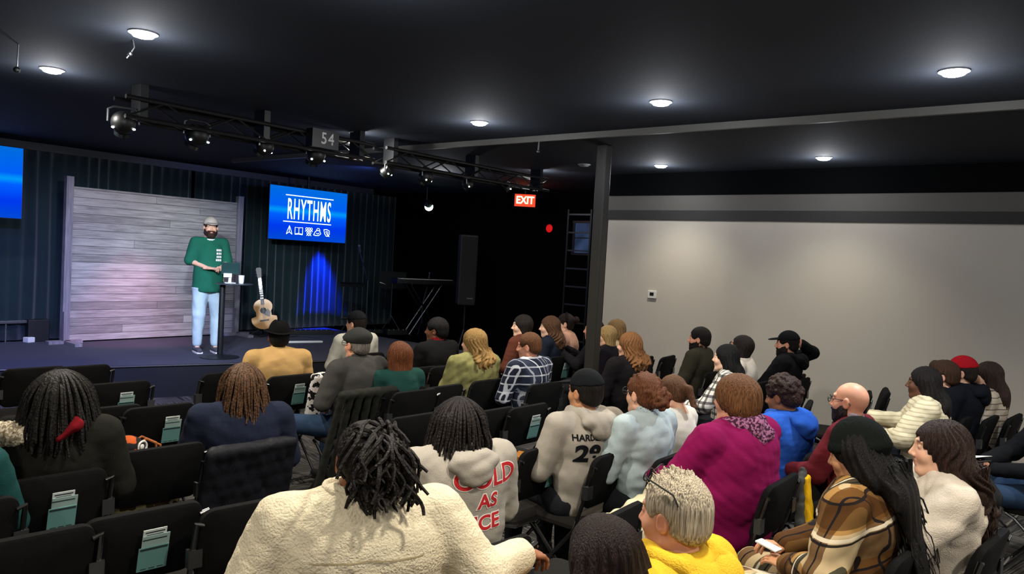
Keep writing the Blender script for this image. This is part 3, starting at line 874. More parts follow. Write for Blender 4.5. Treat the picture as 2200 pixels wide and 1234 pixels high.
# ---- cloth materials
def cloth(name, color, var=0.08, bump=0.25, bscale=250, rough=0.92, sheen=0.0, vscale=10):
    return mat('cloth ' + name, srgb(color), rough=rough, var=var, vscale=vscale, bump=bump, bscale=bscale, sheen=sheen, spec=0.1)
def plaid(name, base, bands, scale=(1, 1, 1), rot=(0, 0, 0)):
    """bands: (period, width, offset, colour, axis) stripes drawn over one another"""
    m, nt, b = node_mat(name, 0.9, 0.15)
    tc = N(nt, 'ShaderNodeTexCoord'); mp = N(nt, 'ShaderNodeMapping'); L(nt, tc.outputs['Object'], mp.inputs[0]); mp.inputs['Rotation'].default_value = rot
    sep = N(nt, 'ShaderNodeSeparateXYZ'); L(nt, mp.outputs[0], sep.inputs[0])
    # u runs round the body, v up it
    ad = N(nt, 'ShaderNodeMath', operation='ADD'); L(nt, sep.outputs[0], ad.inputs[0]); L(nt, sep.outputs[1], ad.inputs[1])
    coords = [ad.outputs[0], sep.outputs[2]]
    last = None
    for (per, wd, off, colr, axis, al) in bands:
        a = N(nt, 'ShaderNodeMath', operation='MULTIPLY_ADD', i1=1 / per, i2=off + 50); L(nt, coords[axis], a.inputs[0])
        f = N(nt, 'ShaderNodeMath', operation='FRACT'); L(nt, a.outputs[0], f.inputs[0])
        lt = N(nt, 'ShaderNodeMath', operation='LESS_THAN', i1=wd); L(nt, f.outputs[0], lt.inputs[0])
        ml = N(nt, 'ShaderNodeMath', operation='MULTIPLY', i1=al); L(nt, lt.outputs[0], ml.inputs[0])
        mx = N(nt, 'ShaderNodeMix', data_type='RGBA'); L(nt, ml.outputs[0], mx.inputs[0])
        if last is None: mx.inputs[6].default_value = (*srgb(base), 1)
        else: L(nt, last, mx.inputs[6])
        mx.inputs[7].default_value = (*srgb(colr), 1); last = mx.outputs[2]
    L(nt, last, b.inputs['Base Color'])
    _mats[name] = m
    return m
def spotty(name, c0, c1, scale=28, thr=0.5):
    m, nt, b = node_mat(name, 0.9, 0.15)
    tc = N(nt, 'ShaderNodeTexCoord'); ns = N(nt, 'ShaderNodeTexNoise'); ns.inputs['Scale'].default_value = scale; ns.inputs['Detail'].default_value = 2
    L(nt, tc.outputs['Object'], ns.inputs[0]); gt = N(nt, 'ShaderNodeMath', operation='GREATER_THAN', i1=thr); L(nt, ns.outputs[0], gt.inputs[0])
    mx = N(nt, 'ShaderNodeMix', data_type='RGBA'); mx.inputs[6].default_value = (*srgb(c0), 1); mx.inputs[7].default_value = (*srgb(c1), 1)
    L(nt, gt.outputs[0], mx.inputs[0]); L(nt, mx.outputs[2], b.inputs['Base Color'])
    _mats[name] = m
    return m

def text_mesh(txt, size, font_bold=0.0, spacing=1.0, xs=1.0, step=0.02):
    cu = bpy.data.curves.new('lettering', 'FONT'); cu.body = txt; cu.size = size; cu.align_x = 'CENTER'; cu.align_y = 'CENTER'
    cu.offset = font_bold; cu.space_character = spacing
    o = bpy.data.objects.new('lettering', cu); COL.objects.link(o)
    bpy.context.view_layer.update()
    me = bpy.data.meshes.new_from_object(o.evaluated_get(bpy.context.evaluated_depsgraph_get()))
    bpy.data.objects.remove(o); bpy.data.curves.remove(cu)
    bm = bmesh.new(); bm.from_mesh(me); bpy.data.meshes.remove(me)
    for v in bm.verts: v.co.x *= xs
    xsv = [v.co.x for v in bm.verts]; ysv = [v.co.y for v in bm.verts]
    if step:
        for ax, vals in ((0, xsv), (1, ysv)):
            t = min(vals) + step
            while t < max(vals):
                no = (1, 0, 0) if ax == 0 else (0, 1, 0); co = (t, 0, 0) if ax == 0 else (0, t, 0)
                bmesh.ops.bisect_plane(bm, geom=bm.verts[:] + bm.edges[:] + bm.faces[:], plane_co=co, plane_no=no)
                t += step
    return bm
def project_back(bm, target, cx, cz, m, name, parent, off=0.003, tilt=0.0, y=-1.0, direction=(0, 1, 0)):
    """lay flat lettering (xy) on the back (facing -y) of a garment, object-space"""
    me = target.data; vs = [v.co.copy() for v in me.vertices]; ps = [tuple(p.vertices) for p in me.polygons]
    tree = BVHTree.FromPolygons(vs, ps)
    ca, sa = math.cos(tilt), math.sin(tilt)
    for v in bm.verts:
        x, z = v.co.x, v.co.y
        x, z = x * ca - z * sa, x * sa + z * ca
        o = Vector((cx + x, y, cz + z)); hit = tree.ray_cast(o, Vector(direction))
        if hit[0] is None: v.co = Vector((cx + x, -0.1, cz + z)); continue
        v.co = hit[0] + hit[1] * off
    nm = bpy.data.meshes.new(name); bm.to_mesh(nm); bm.free(); nm.materials.append(m)
    o = bpy.data.objects.new(name, nm); COL.objects.link(o); o.parent = parent
    return o

def short_label(pre, label):
    l = label
    while len((pre + l).split()) > 15:
        for sep in (' by the', ' beside the', ' near the', ' at the', ' leaning', ' resting', ' raising', ' against', ' on the back', ' and ', ' with '):
            if sep in l: l = l.rsplit(sep, 1)[0]; break
        else: break
    return pre + l
def person(label, px, py, T=1.25, az=None, w=1.0, girth=1.0, skin='light', hair=None, top=None, bottom=None, shoes='202020',
           arms=None, lean=0.0, hy=None, hp=0, fem=False, near=0, hat=None, hatcol='151515', glasses=None, beard=None, collar=None,
           hood=None, loose=0.018, wrinkle=0.006, cuff=0.04, extras=None, chair=True, chair_label=None, pos=None, J=None, full=1.0,
           knees=0.13, topx=None, hands_at=None, curl=(0.6, 0.6), chair_az=None, chair_dx=0.0, thick=1.0, sink=0.0, brows='2a1c14'):
    topx = topx or 0.0
    seatedp = J is None
    if J is None: J = seated(w, lean, knees=knees)
    if arms:
        for k, v in arms.items(): J[k] = np.array(v, float)
    hs = {'cap': .016, 'beanie': .022, 'fedora': .035, 'flatcap': .02}.get(hat, 0) + {'locs': .02, 'curly': .03, 'pixie': .02}.get((hair or ('',))[0], .01)
    ztop = J['head'][2] + 0.117 + hs + topx
    s = 0.955 if seatedp else T / ztop
    if seatedp: s = max(0.86, min(1.02, T / ztop))
    z = ztop * s
    if pos is None:
        p = atz(px, py, z)
        for _ in range(2):
            a = az if az is not None else math.degrees(math.atan2(SPK.y - p.y, SPK.x - p.x))
            ar = R(a)
            off = J['head'][1] * s; ox = J['head'][0] * s
            base = Vector((p.x - off * math.cos(ar) - ox * math.sin(ar), p.y - off * math.sin(ar) + ox * math.cos(ar), 0))
        a_ = a
    else: base = Vector(pos); a_ = az
    if hy is None: hy = 0
    if az is not None and pos is None:      # the head looks towards the speaker whichever way the seat faces
        hy = hy - max(-70, min(70, (math.degrees(math.atan2(SPK.y - base.y, SPK.x - base.x)) - az)))
    ar = R(a_)
    root = empty('person', (base.x, base.y, base.z), ar - PI / 2, label, 'person')
    root.scale = (s, s, s)
    skin = SKIN.get(skin, skin)
    hb, hh_, ht, hhair = [(0.02, .0075, .017, .009), (0.018, .006, .013, .0075), (0.016, .0045, .0105, .006)][near]
    hfing = (.006, .005, .0042)[near]
    # --- body (one continuous skin surface with head and hands)
    S = SDF(); torso(S, J, w * .97, -0.004, girth * .98, cuff=0.0); legs(S, J, -0.004)
    S.cap(J['neck'] + (0, 0, -.02), J['head'] + (0, -0.02, -0.06), 0.05 if not fem else .044, k=0.03)
    for sd in 'lr':
        a = J['an' + sd]; S.cap(a + (0, -.02, -.035), a + (0, 0.12, -.05), 0.035, 0.03, s=(1, 1, .8), k=0.03)
    Vb, Qb = S.verts(hb); Tb = np.tile(np.array(srgb(skin)), (len(Vb), 1))
    HM = Matrix.Translation(J['head']) @ Matrix.Rotation(R(-hy), 4, 'Z') @ Matrix.Rotation(R(-hp), 4, 'X')
    parts = [(Vb, Qb, Tb), head_part(hh_, skin, HM, fem, brows=brows, full=full)]
    for i, sd in enumerate('lr'):
        wv = J['wr' + sd]; fd = wv - J['el' + sd]; up = (0, 0, 1)
        if hands_at and sd in hands_at: fd, up = hands_at[sd]
        if abs(Vector(fd).normalized().dot(Vector(up))) > .95: up = (0, -1, 0.1)
        parts.append(hand_part(hfing, skin, hand_matrix(wv, fd, up), (1 if sd == 'l' else -1), curl[i], small=0.92 if fem else 1.0))
    mesh_obj('body', parts, M_SKIN, root)
    # --- trousers, shoes
    S = SDF(); legs(S, J, 0.014, ank=0.03, thick=thick)
    if not seatedp: S.plane((0, 0, 1), .84)
    S.disp = waves(px, .006, 35)
    bm_ = bottom if not isinstance(bottom, str) and bottom is not None else cloth('trousers ' + str(bottom or '1d1f24'), bottom or '1d1f24', vscale=25)
    mesh_obj('trousers', [S.verts(0.016)], bm_, root)
    sm_ = cloth('shoe ' + shoes, shoes, bump=0)
    for sd in 'lr':
        a = J['an' + sd]; S = SDF()
        S.cap(a + (0, -.035, -.045), a + (0, 0.14, -.055), 0.042, 0.036, s=(1, 1, .85), k=0.02); S.cap(a + (0, -.02, -.02), a + (0, -.02, .02), 0.043, k=0.03)
        S.plane((0, 0, -1), -0.002)
        sh = mesh_obj('shoe', [S.verts(0.011)], sm_, root)
        mb = MB(); mb.prism([(x * .043 + a[0], a[1] + yy) for x, yy in ((-.9, -.07), (.9, -.07), (1.05, 0), (1.1, .1), (.8, .165), (-.8, .165), (-1.1, .1), (-1.05, 0))], 0.002, 0.02, 'xy')
        mb.build('sole', M_WHITE if shoes != '202020' else M_BLACKP, sh)
    # --- garment
    kind, tm = top if isinstance(top, tuple) else ('sweater', top)
    if isinstance(tm, str): tm = cloth('top ' + tm, tm)
    S = SDF(); torso(S, J, w, loose, girth, cuff=cuff, armr=1.1 if near else 1.0)
    w1 = waves(px + 1, wrinkle * .75, 30, stretch=(.7, .7, 1.2)); w2 = waves(px + 5, wrinkle * .75, 75, stretch=(.6, .6, 1.2))
    S.disp = lambda X, Y, Z: w1(X, Y, Z) + w2(X, Y, Z)
    if kind != 'turtle': S.cap(J['neck'] + (0, 0.012, 0.075), J['neck'] + (0, 0.02, 0.16), 0.078, 0.1, k=0.008, sub=True)
    # hem
    S.plane((0, 0, -1), -(J['pel'][2] - 0.1))
    garment = mesh_obj({'coat': 'coat', 'hoodie': 'hoodie', 'shirt': 'shirt', 'jacket': 'jacket', 'tee': 't_shirt'}.get(kind, 'sweater'), [S.verts(ht)], tm, root)
    nk = J['neck']
    if kind == 'turtle' or collar:
        S = SDF(); c = cloth('collar ' + collar, collar) if isinstance(collar, str) else tm
        S.cap(nk + (0, -.0, -.03), nk + (0, .01, .045), 0.082, 0.066, k=0.01); S.cap(nk + (0, 0, .02), nk + (0, .014, .16), 0.053, 0.056, k=0.01, sub=True)
        S.disp = waves(px + 3, .004, 60)
        mesh_obj('collar', [S.verts(.008)], c, garment)
    if kind in ('hoodie',) or hood:
        S = SDF(); c = cloth('hood ' + hood, hood) if isinstance(hood, str) else tm
        n0 = nk + (0, -0.03, 0)
        ring = [n0 + (0.1 * math.cos(a), 0.025 + 0.095 * math.sin(a), 0.02 + 0.0 * math.sin(a)) for a in np.linspace(R(-235), R(55), 14)]
        for a, b in zip(ring, ring[1:]): S.cap(a, b, 0.031, k=0.02)
        bb = 0.11 * girth ** .6 + loose - .125
        S.ell(n0 + (0, -0.09 - bb, -0.012), (0.125, 0.06, 0.062), k=0.04)
        S.ell(n0 + (0, -0.118 - bb, -0.06), (0.08, 0.042, 0.056), k=0.04)
        S.ell(n0 + (0, -0.065, 0.06), (0.07, 0.035, 0.04), k=0.03, sub=True)
        S.disp = waves(px + 7, .012, 45)
        mesh_obj('hood', [S.verts(ht * .75)], c, garment)
    # --- hair
    if hair:
        hk, hc = hair[0], hair[1]; opt = hair[2] if len(hair) > 2 else {}
        hm = hair_mat(hc, hk)
        hp_ = hair_sdf(hk, seed=int(px), length=opt.get('length', 0.2), vol=opt.get('vol', 1.0), back=.11 * girth ** .6 + loose + .02).verts(hhair if hk != 'locs' else .009)
        def untwist(V):       # hair below the jaw hangs down the back, not with the turned head
            V = np.array(V, float); t = np.clip((-V[:, 2] - .04) / .12, 0, 1); t = t * t * (3 - 2 * t) * R(hy)
            x, y = V[:, 0].copy(), V[:, 1].copy(); V[:, 0] = x * np.cos(t) - y * np.sin(t); V[:, 1] = x * np.sin(t) + y * np.cos(t)
            return V
        if hk in ('long', 'wavy'): hp_ = (untwist(hp_[0]), hp_[1])
        ho = mesh_obj('hair', [(xf(hp_[0], HM), hp_[1])], hm, root)
        if hk == 'locs':
            locs_tubes(hm, HM, n=opt.get('n', 60), length=opt.get('length', .22), r=opt.get('r', .008), seed=int(px), updo=opt.get('updo', False), spread=opt.get('spread', 1.0)).build('locs', hm, ho, smooth=True)
        if opt.get('strands'):
            rnd = random.Random(px); b = MB()
            for i in range(opt['strands']):
                a = rnd.uniform(-1, 1); x = a * 0.12; y = -0.13 + rnd.uniform(-.05, .03); Lh = opt.get('length', .2)
                pts = [(x * (0.8 + .06 * j) + .02 * math.sin(j * 1.2 + i), y - 0.006 * j + .015 * math.cos(j * 1.1 + i * 2), -0.03 - (Lh * rnd.uniform(.95, 1.2)) * j / 7) for j in range(8)]
                pts = [HM @ Vector(q) for q in untwist(pts)]
                b.tube(pts, .006, 5, r_end=.0015)
            b.build('strands', hm, ho, smooth=True)
    # --- beard
    if beard:
        S = SDF(); S.ell((0, 0.026, -0.045), (0.067 * full, 0.073, 0.084), k=0.02); S.ell((0, 0.062, -0.104), (0.036, 0.026, 0.03), k=0.03); S.cap((-.07, -.002, -.02), (-.055, .01, -.07), .013, .016, k=.02); S.cap((.07, -.002, -.02), (.055, .01, -.07), .013, .016, k=.02)
        for s_2 in (-1, 1): S.cap((s_2 * 0.058, 0.0, -0.07), (s_2 * 0.02, 0.062, -0.105), 0.021, 0.02, k=0.03)
        S.cap((-0.02, .093, -.045), (.02, .093, -.045), .006, k=0.01)
        S.ell((0, 0.1, -0.0595), (0.02, 0.02, 0.009), k=0.006, sub=True); S.ell((0, 0.09, 0.0), (0.06, 0.06, 0.038), k=0.01, sub=True)
        S.plane((0, -1.3, 1), -0.008); S.plane((0, -1, 0), 0.014); S.disp = waves(px, .004, 140)
        V, Q = S.verts(hh_); mesh_obj('beard', [(xf(V, HM), Q)], hair_mat(beard, 'short'), root)
    # --- headwear
    if hat:
        hm = hatcol if not isinstance(hatcol, str) else cloth('hat ' + hatcol, hatcol, bump=.3, bscale=400)
        S = SDF(); c0 = np.array((0, -0.02, 0.04))
        if hat == 'cap':
            S.ell(c0, SKR + (.016, .017, .018), k=.01); S.plane((0, -0.12, -1), -0.048)
            V, Q = S.verts(hhair); ho = mesh_obj('cap', [(xf(V, HM), Q)], hm, root)
            S = SDF(); S.ell((0, 0.105, 0.052), (0.07, 0.082, 0.011), k=.01, rot=Matrix.Rotation(R(-10), 3, 'X')); S.ell((0, -0.01, 0.05), (0.078, 0.094, 0.05), k=.004, sub=True)
            V, Q = S.verts(.006); mesh_obj('brim', [(xf(V, HM), Q)], hm, ho)
        elif hat == 'beanie':
            S.ell(c0 + (0, -.008, .008), SKR + (.02, .024, .026), k=.01); S.cap((-.0, -0.02, .038), (0, -.03, .04), .1, s=(.98, 1.12, .32), k=.02); S.plane((0, 0.12, -1), -0.012)
            S.disp = lambda X, Y, Z: .002 * np.sin(np.arctan2(X, Y + .02) * 46) + 0 * Z
            V, Q = S.verts(hhair); mesh_obj('beanie', [(xf(V, HM), Q)], hm, root)
        elif hat == 'fedora':
            S.ell(c0 + (0, 0, .015), SKR + (.014, .012, .024), k=.01); S.ell((0, -.01, .165), (.018, .07, .03), k=.03, sub=True)
            S.plane((0, 0, -1), -0.03)
            V, Q = S.verts(hhair); ho = mesh_obj('hat', [(xf(V, HM), Q)], hm, root)
            S = SDF(); S.ell((0, -.01, .045), (.135, .15, .011), k=.01); S.disp = lambda X, Y, Z: -0 * Z + .0 * X
            V, Q = S.verts(.007); V[:, 2] += 1.4 * V[:, 0] ** 2; mesh_obj('brim', [(xf(V, HM), Q)], hm, ho)
        elif hat == 'flatcap':
            S.ell((0, -.012, .062), SKR + (.026, .032, -.025), k=.02, rot=Matrix.Rotation(R(-8), 3, 'X')); S.ell(c0, SKR + (.010, .012, .012), k=.02); S.ell((0, .085, .055), (.06, .05, .014), k=.02)
            S.plane((0, 0.05, -1), -0.028)
            V, Q = S.verts(hhair); mesh_obj('flat_cap', [(xf(V, HM), Q)], hm, root)
    if glasses:
        gm = M_BLACKP if glasses != 'clear' else mat('spectacle frame', srgb('6a625c'), rough=.3)
        G = MB(); up = 0.0; up_y = 0
        TM = HM
        if glasses == 'up': TM = HM @ Matrix.Translation((0, -0.028, 0.075)) @ Matrix.Rotation(R(20), 4, 'X')
        for s_2 in (-1, 1):
            G.tube([TM @ Vector((s_2 * 0.034 + 0.026 * math.cos(a), 0.104, 0.012 + 0.021 * math.sin(a))) for a in np.linspace(0, 2 * PI, 16, endpoint=False)], .0022, 6, closed=True)
            G.tube([TM @ Vector(q) for q in ((s_2 * .06, .102, .016), (s_2 * .077, .085, .018), (s_2 * .082, .03, .018), (s_2 * .082, -.01, .016), (s_2 * .08, -.035, -.008))], .0026, 6)
        G.tube([TM @ Vector(q) for q in ((-.01, .105, .016), (0, .109, .02), (.01, .105, .016))], .002, 6)
        G.build('glasses', gm, root, smooth=True)
    info = dict(root=root, garment=garment, J=J, HM=HM, base=base, az=ar, s=s)
    if extras: extras(info)
    if chair and seatedp:
        ca = R((86 if px < 1240 else 90 if px < 1840 else 84) if chair_az is None else chair_az)
        bk = 0.01 + 0.12 * (girth - 1) + 0.6 * (loose - .018)
        info['chair'] = chair_at(base.x - bk * math.cos(ca) + chair_dx * math.sin(ca), base.y - bk * math.sin(ca) - chair_dx * math.cos(ca), ca, chair_label or short_label('black chair under the ', label))
    return info
# ------------------------------------------------------------------ the speaker and the audience
SPK = atz(442, 757, SH)
def L2W(info, v):           # person-local point to world
    v = Vector(v) * info['s']; a = info['az'] - PI / 2
    return Vector((info['base'].x + v.x * math.cos(a) - v.y * math.sin(a), info['base'].y + v.x * math.sin(a) + v.y * math.cos(a), info['base'].z + v.z))
M_RED = cloth('red print', 'b5282c', bump=0)
M_WHITEP = cloth('white print', 'e6e2dc', bump=0)
M_BLKP = cloth('black print', '15161a', bump=0)
def blobs(spec):
    bm = bmesh.new()
    for (x, z, w_, h_) in spec:
        vs = [bm.verts.new((x + a * w_ / 2, z + b * h_ / 2, 0)) for a, b in ((-1, -1), (1, -1), (1, 1), (-1, 1))]; bm.faces.new(vs)
    return bm

def spk_extras(i):
    rnd = random.Random(4); sp = []
    for r_ in range(4):
        x = -0.0
        for k in range(rnd.choice((3, 4, 4))):
            w_ = rnd.uniform(.014, .022); sp.append((-0.115 + x + w_ / 2, 1.32 - r_ * 0.042, w_, 0.026)); x += w_ + .006
    project_back(blobs(sp), i['garment'], 0, 0, M_WHITEP, 'chest_print', i['garment'], y=1.0, direction=(0, -1, 0))
    S = SDF(); n = i['J']['neck']; ring = [n + (0.072 * math.cos(a), .01 + 0.068 * math.sin(a), -.002 - .012 * math.sin(a)) for a in np.linspace(0, 2 * PI, 16)]
    for a, b in zip(ring, ring[1:]): S.cap(a, b, .012, k=.01)
    mesh_obj('white_collar', [S.verts(.007)], cloth('white tee', 'dcdcdc'), i['garment'])
def speaker_top(J, w, loose, girth):
    S = SDF(); JJ = dict(J)
    for sd in 'lr': JJ['wr' + sd] = J['el' + sd] + (J['wr' + sd] - J['el' + sd]) * .06
    torso(S, JJ, w, loose, girth, armr=1.0); S.cap(J['pel'] + (0, 0, -.1), J['chest'], .15, .125, s=(1.28, 1, 1), k=.04)
    for sd in 'lr': S.cap(J['sh' + sd], J['sh' + sd] + (J['el' + sd] - J['sh' + sd]) * .92, .06, .068, k=.03)
    return S
Jst = standing()
Jst['elr'] = np.array((.225, -.03, 1.17)); Jst['wrr'] = np.array((.06, .17, 1.09)); Jst['ell'] = np.array((-.215, .02, 1.16))
for q_ in 'lr': Jst['sh' + q_][0] *= .9; Jst['wrl'] = np.array((-.07, .25, 1.1))
Jst['anl'] = np.array((-.1, .03, .09)); Jst['anr'] = np.array((.11, -.01, .09))
info = person('bearded person in a green t-shirt, light jeans and pale cap standing on stage', 0, 0, T=1.81, pos=(SPK.x, SPK.y, SH), az=256, J=Jst, hat='cap', hatcol='b3a79c',
              beard='3a261b', skin='light', top=('t_shirt', cloth('green', '1c5a45')), bottom=cloth('light denim', 'a9bdc4', var=.18, vscale=5), shoes='4c4a50', hair=('cropped', '3a261b'),
              hy=8, near=1, thick=1.15, chair=False, hands_at={'l': ((.25, .8, .1), (0, .2, 1)), 'r': ((-.7, .6, .0), (.2, 0, 1))})
g = info['garment']; S = speaker_top(Jst, .92, .015, 1.0); S.plane((0, -0.25, 1), Jst['neck'][2] + .015); S.plane((0, 0, -1), -.78); w1 = waves(3, .008, 26); S.disp = w1
_new = mesh_obj('t_shirt', [S.verts(.0105)], g.data.materials[0], None); g.data = _new.data; bpy.data.objects.remove(_new); g.name = 't_shirt'
spk_extras(info); SPKI = info

def text_lines(lines, info, cx, cz, name='lettering', tilt=0.0):
    g = info['garment']
    for (txt, dx, dz, size, bold, xs, m, off) in lines:
        bm = text_mesh(txt, size, bold, 1.0, xs, 0.012)
        for v in bm.verts: v.co.x += dx; v.co.y += dz
        project_back(bm, g, cx, cz, m, name, g, off=off, tilt=tilt)

PL_BLUE = plaid('navy and white plaid', '1d2231', [(.075, .16, 0, 'c9cdd6', 0, .75), (.075, .16, .2, 'c9cdd6', 1, .75), (.15, .5, .1, '3a4258', 0, .4)])
PL_BW = plaid('black and white check', 'cfcac4', [(.06, .4, 0, '232325', 0, .8), (.06, .4, .3, '232325', 1, .8)])
PL_BROWN = plaid('brown cream and green plaid', '94703f', [(.28, .5, 0, 'b5a482', 1, .75), (.28, .34, .1, '50300f', 0, .85), (.28, .3, .55, '20271f', 0, .9), (.28, .3, .45, '3d240f', 1, .7), (.14, .07, .0, '151214', 0, .97), (.14, .07, .3, '151214', 1, .97), (.28, .05, .35, 'd4c8b0', 0, .85), (.28, .05, .6, 'd4c8b0', 1, .85)], rot=(R(8), R(12), 0))
SPOT = spotty('black and white print', 'cfccc8', '161616', 26, .5)
SPOT2 = spotty('pink and black scarf print', '94607f', '3d1d30', 75, .5)
STRIPE = plaid('striped knit', 'b7aa98', [(.05, .16, 0, '3a302b', 1, .8)])
DENIM = cloth('washed denim jacket', '9fadb0', var=.25, vscale=7)
FLEECE = cloth('cream fleece', 'cbc0a6', var=.07, bump=.7, bscale=130, vscale=16)
SHERPA = spotty('cream sherpa', 'cfc3ad', '8d7f68', 70, .5)

def P(label, px, py, **k):
    return person(label, px, py, **k)
# --- front left
P('person in a dark teal sweater cut off by the left edge', -135, 838, T=1.24, skin='brown', hair=('short', '14100e'), top='163c3b', near=0, w=1.1)
def ex(i):
    S = SDF(); n = i['J']['neck']
    S.cap(n + (-.27, .0, -.05), n + (-.1, -.1, -.02), .07, .06, k=.03); S.cap(n + (-.06, -.09, -.03), n + (.03, -.08, -.04), .045, .03, k=.03); S.disp = waves(5, .014, 110)
    mesh_obj('fluffy_scarf', [S.verts(.009)], SHERPA, i['root'])
    S = SDF(); S.ell(n + (.11, -.13, .03), (.026, .024, .035)); S.cap(n + (.1, -.15, .02), n + (.05, -.17, -.03), .022, .016, k=.02); S.disp = waves(6, .012, 90)
    mesh_obj('red_scrunchie', [S.verts(.008)], cloth('red velvet', '6a0f18'), i['root'])
P('person with long black locs, a cream fluffy scarf and a dark coat', 132, 792, T=1.26, skin='dark', hair=('locs', '14110f', dict(n=130, length=.21, r=.011, spread=1.9)), top=('coat', '1a1a17'), w=1.02, girth=1.05, near=1, loose=.03, extras=ex, chair_dx=-.1)
NAVY = P('person with brown locs tied back and a navy sweater', 522, 778, T=1.23, skin='brown', hair=('locs', '5b3f2a', dict(n=90, length=.2, r=.0085, spread=1.2)), top='1b2031', w=1.15, girth=1.1, near=1, glasses='clear', fem=True, hy=-12, lean=.03, chair_dx=-.09)
P('person in a black brimmed hat and tan sweater near the stage', 600, 686, T=1.27, skin='dark', hair=('short', '0f0d0c'), hat='fedora', hatcol='0e0e10', top=('turtle', 'b99560'), w=1.1, near=1, girth=1.05)
P('person in a black cap and pale grey jacket in the front row', 765, 668, T=1.25, skin='light', hair=('short', '241a14'), hat='cap', hatcol='16171a', top=('jacket', 'b3b0a6'), collar='b3b0a6', w=1.05, hy=-25)
i = P('person in a grey flat cap, charcoal sweater and blue jeans', 768, 702, T=1.29, skin='ruddy', hair=('cropped', '8b837a'), hat='flatcap', hatcol='333432', top=('sweater', '403f3d'), collar='3a3a36', bottom=cloth('blue jeans', '27384f', var=.2), w=1.12, girth=1.15, near=1, hy=-20,
      arms={'ell': (-.3, -.02, .78), 'knl': (-.32, .36, .56), 'anl': (-.36, .38, .09)}, glasses='dark', az=92)
FLATCAP = i
P('person with a straight auburn bob and green top', 857, 736, T=1.18, skin='light', hair=('bob', '7a4526', dict(vol=1.15)), top='1a3c37', w=.9, fem=True, near=1)
P('person with black hair, a red scarf and black coat', 938, 684, T=1.26, skin='brown', hair=('short', '121010', dict(vol=1.6)), top=('coat', '131314'), collar='a3202c', w=1.1, girth=1.1, hy=-30, fem=True)
P('person with long blond hair and an olive jacket', 1018, 709, T=1.24, skin='light', hair=('wavy', 'b08a52', dict(length=.14)), top=('jacket', cloth('olive quilt', '7d7a4e', var=.2, vscale=14)), w=1.1, near=1, hy=-20, fem=True, loose=.03, wrinkle=.014)
P('person with a dark straight bob and rust brown top', 1122, 678, T=1.26, skin='pale', hair=('bob', '2a2320', dict(vol=1.1)), top='5a3226', fem=True, hy=-30, near=1, w=1.1, arms={'elr': (.3, .1, .8)})
P('person with short brown hair in a navy and white plaid shirt', 1137, 716, T=1.24, skin='ruddy', hair=('short', '6a4428'), top=('shirt', PL_BLUE), w=1.12, near=1, hy=-25, hp=6)
P('person with wavy light brown hair and a navy sweater', 1181, 681, T=1.25, skin='pale', hair=('wavy', '6a4a34', dict(length=.17)), top='1c2230', fem=True, near=1, hy=-20)
def ex(i):
    S = SDF(); S.cap((-.075, -.01, .1), (.075, -.01, .1), .02, k=.02); pts = [(0.088 * math.cos(a), -.02, .04 + .088 * math.sin(a)) for a in np.linspace(0, PI, 10)]
    S = SDF()
    for a, b in zip(pts, pts[1:]): S.cap(a, b, .016, k=.01)
    V, Q = S.verts(.008); mesh_obj('headband', [(xf(V, i['HM']), Q)], cloth('black knit', '1b1719'), i['root'])
P('person in a dark headband and pale pink sweater left of the column', 1214, 674, T=1.27, skin='pale', hair=('bun', '2a1c18'), top=('turtle', 'c79a84'), fem=True, near=1, hy=-15, extras=ex)
P('person mostly hidden behind the column with both hands raised', 1276, 687, T=1.25, skin='ruddy', hair=('short', '2a1c18'), top='17161a', near=1, az=112, w=.85, arms={'elr': (.26, .1, .82), 'wrr': (.1, .33, .97), 'ell': (-.26, .08, .82), 'wrl': (-.1, .32, .93)}, hands_at={'r': ((.1, .3, .95), (0, -1, .3)), 'l': ((0, .45, .85), (0, -.8, .5))}, curl=(.4, .25))
P('person with blond hair and black top half hidden by the column', 1304, 701, T=1.2, skin='light', hair=('bob', 'c2a06a'), top='1b191f', fem=True, hy=-10)
P('person with highlighted blond hair and a cream blouse beside the column', 1322, 688, T=1.25, skin='light', hair=('long', '9a7a4e', dict(length=.1)), top=('sweater', 'cdb48e'), fem=True, hy=-10, w=.95)
P('person with curly red-blond hair and a black coat', 1352, 716, T=1.25, skin='light', hair=('wavy', '8d5f38', dict(length=.12)), top=('coat', '141214'), fem=True, near=1, w=1.15, girth=1.15, az=78)
P('person with dark hair and beard in a dark olive jacket', 1503, 704, T=1.27, skin='ruddy', hair=('short', '16110f', dict(vol=1.3)), beard='1a120e', top=('jacket', '2f2d24'), collar='2a2820', w=1.15, girth=1.15, near=1, bottom=cloth('navy trousers', '1c2a4a'), az=96, lean=-.04)
P('person with straight black hair and a black and white checked shirt', 1560, 741, T=1.24, skin='pale', hair=('long', '100e10', dict(length=.2)), top=('shirt', PL_BW), fem=True, near=1, az=108, collar='d8d2ca', arms={'ell': (-.26, .1, .8), 'wrl': (-.12, .36, .74)})
P('person in glasses with dark shoulder length hair and a white top against the grey wall', 1592, 721, T=1.26, skin='ruddy', hair=('bob', '241c1a', dict(vol=1.1)), top='d2c9bd', fem=True, near=1, az=98, glasses='dark', hp=-14)
i = P('bearded person in a black cap and black hoodie with an arm behind the head', 1692, 711, T=1.30, skin='ruddy', hair=('short', '1a1310'), beard='2a1a12', hat='cap', hatcol='121317', top=('hoodie', '101114'), bottom='15161a', w=1.2, girth=1.2, near=1, az=96, full=1.05, lean=-.05,
      arms={'elr': (.25, -.3, 1.12), 'wrr': (.07, -.22, 1.22), 'ell': (-.3, .05, .78), 'wrl': (-.12, .3, .74)}, curl=(.8, .8), hands_at={'r': ((-.8, .3, .3), (0, -1, .1))})
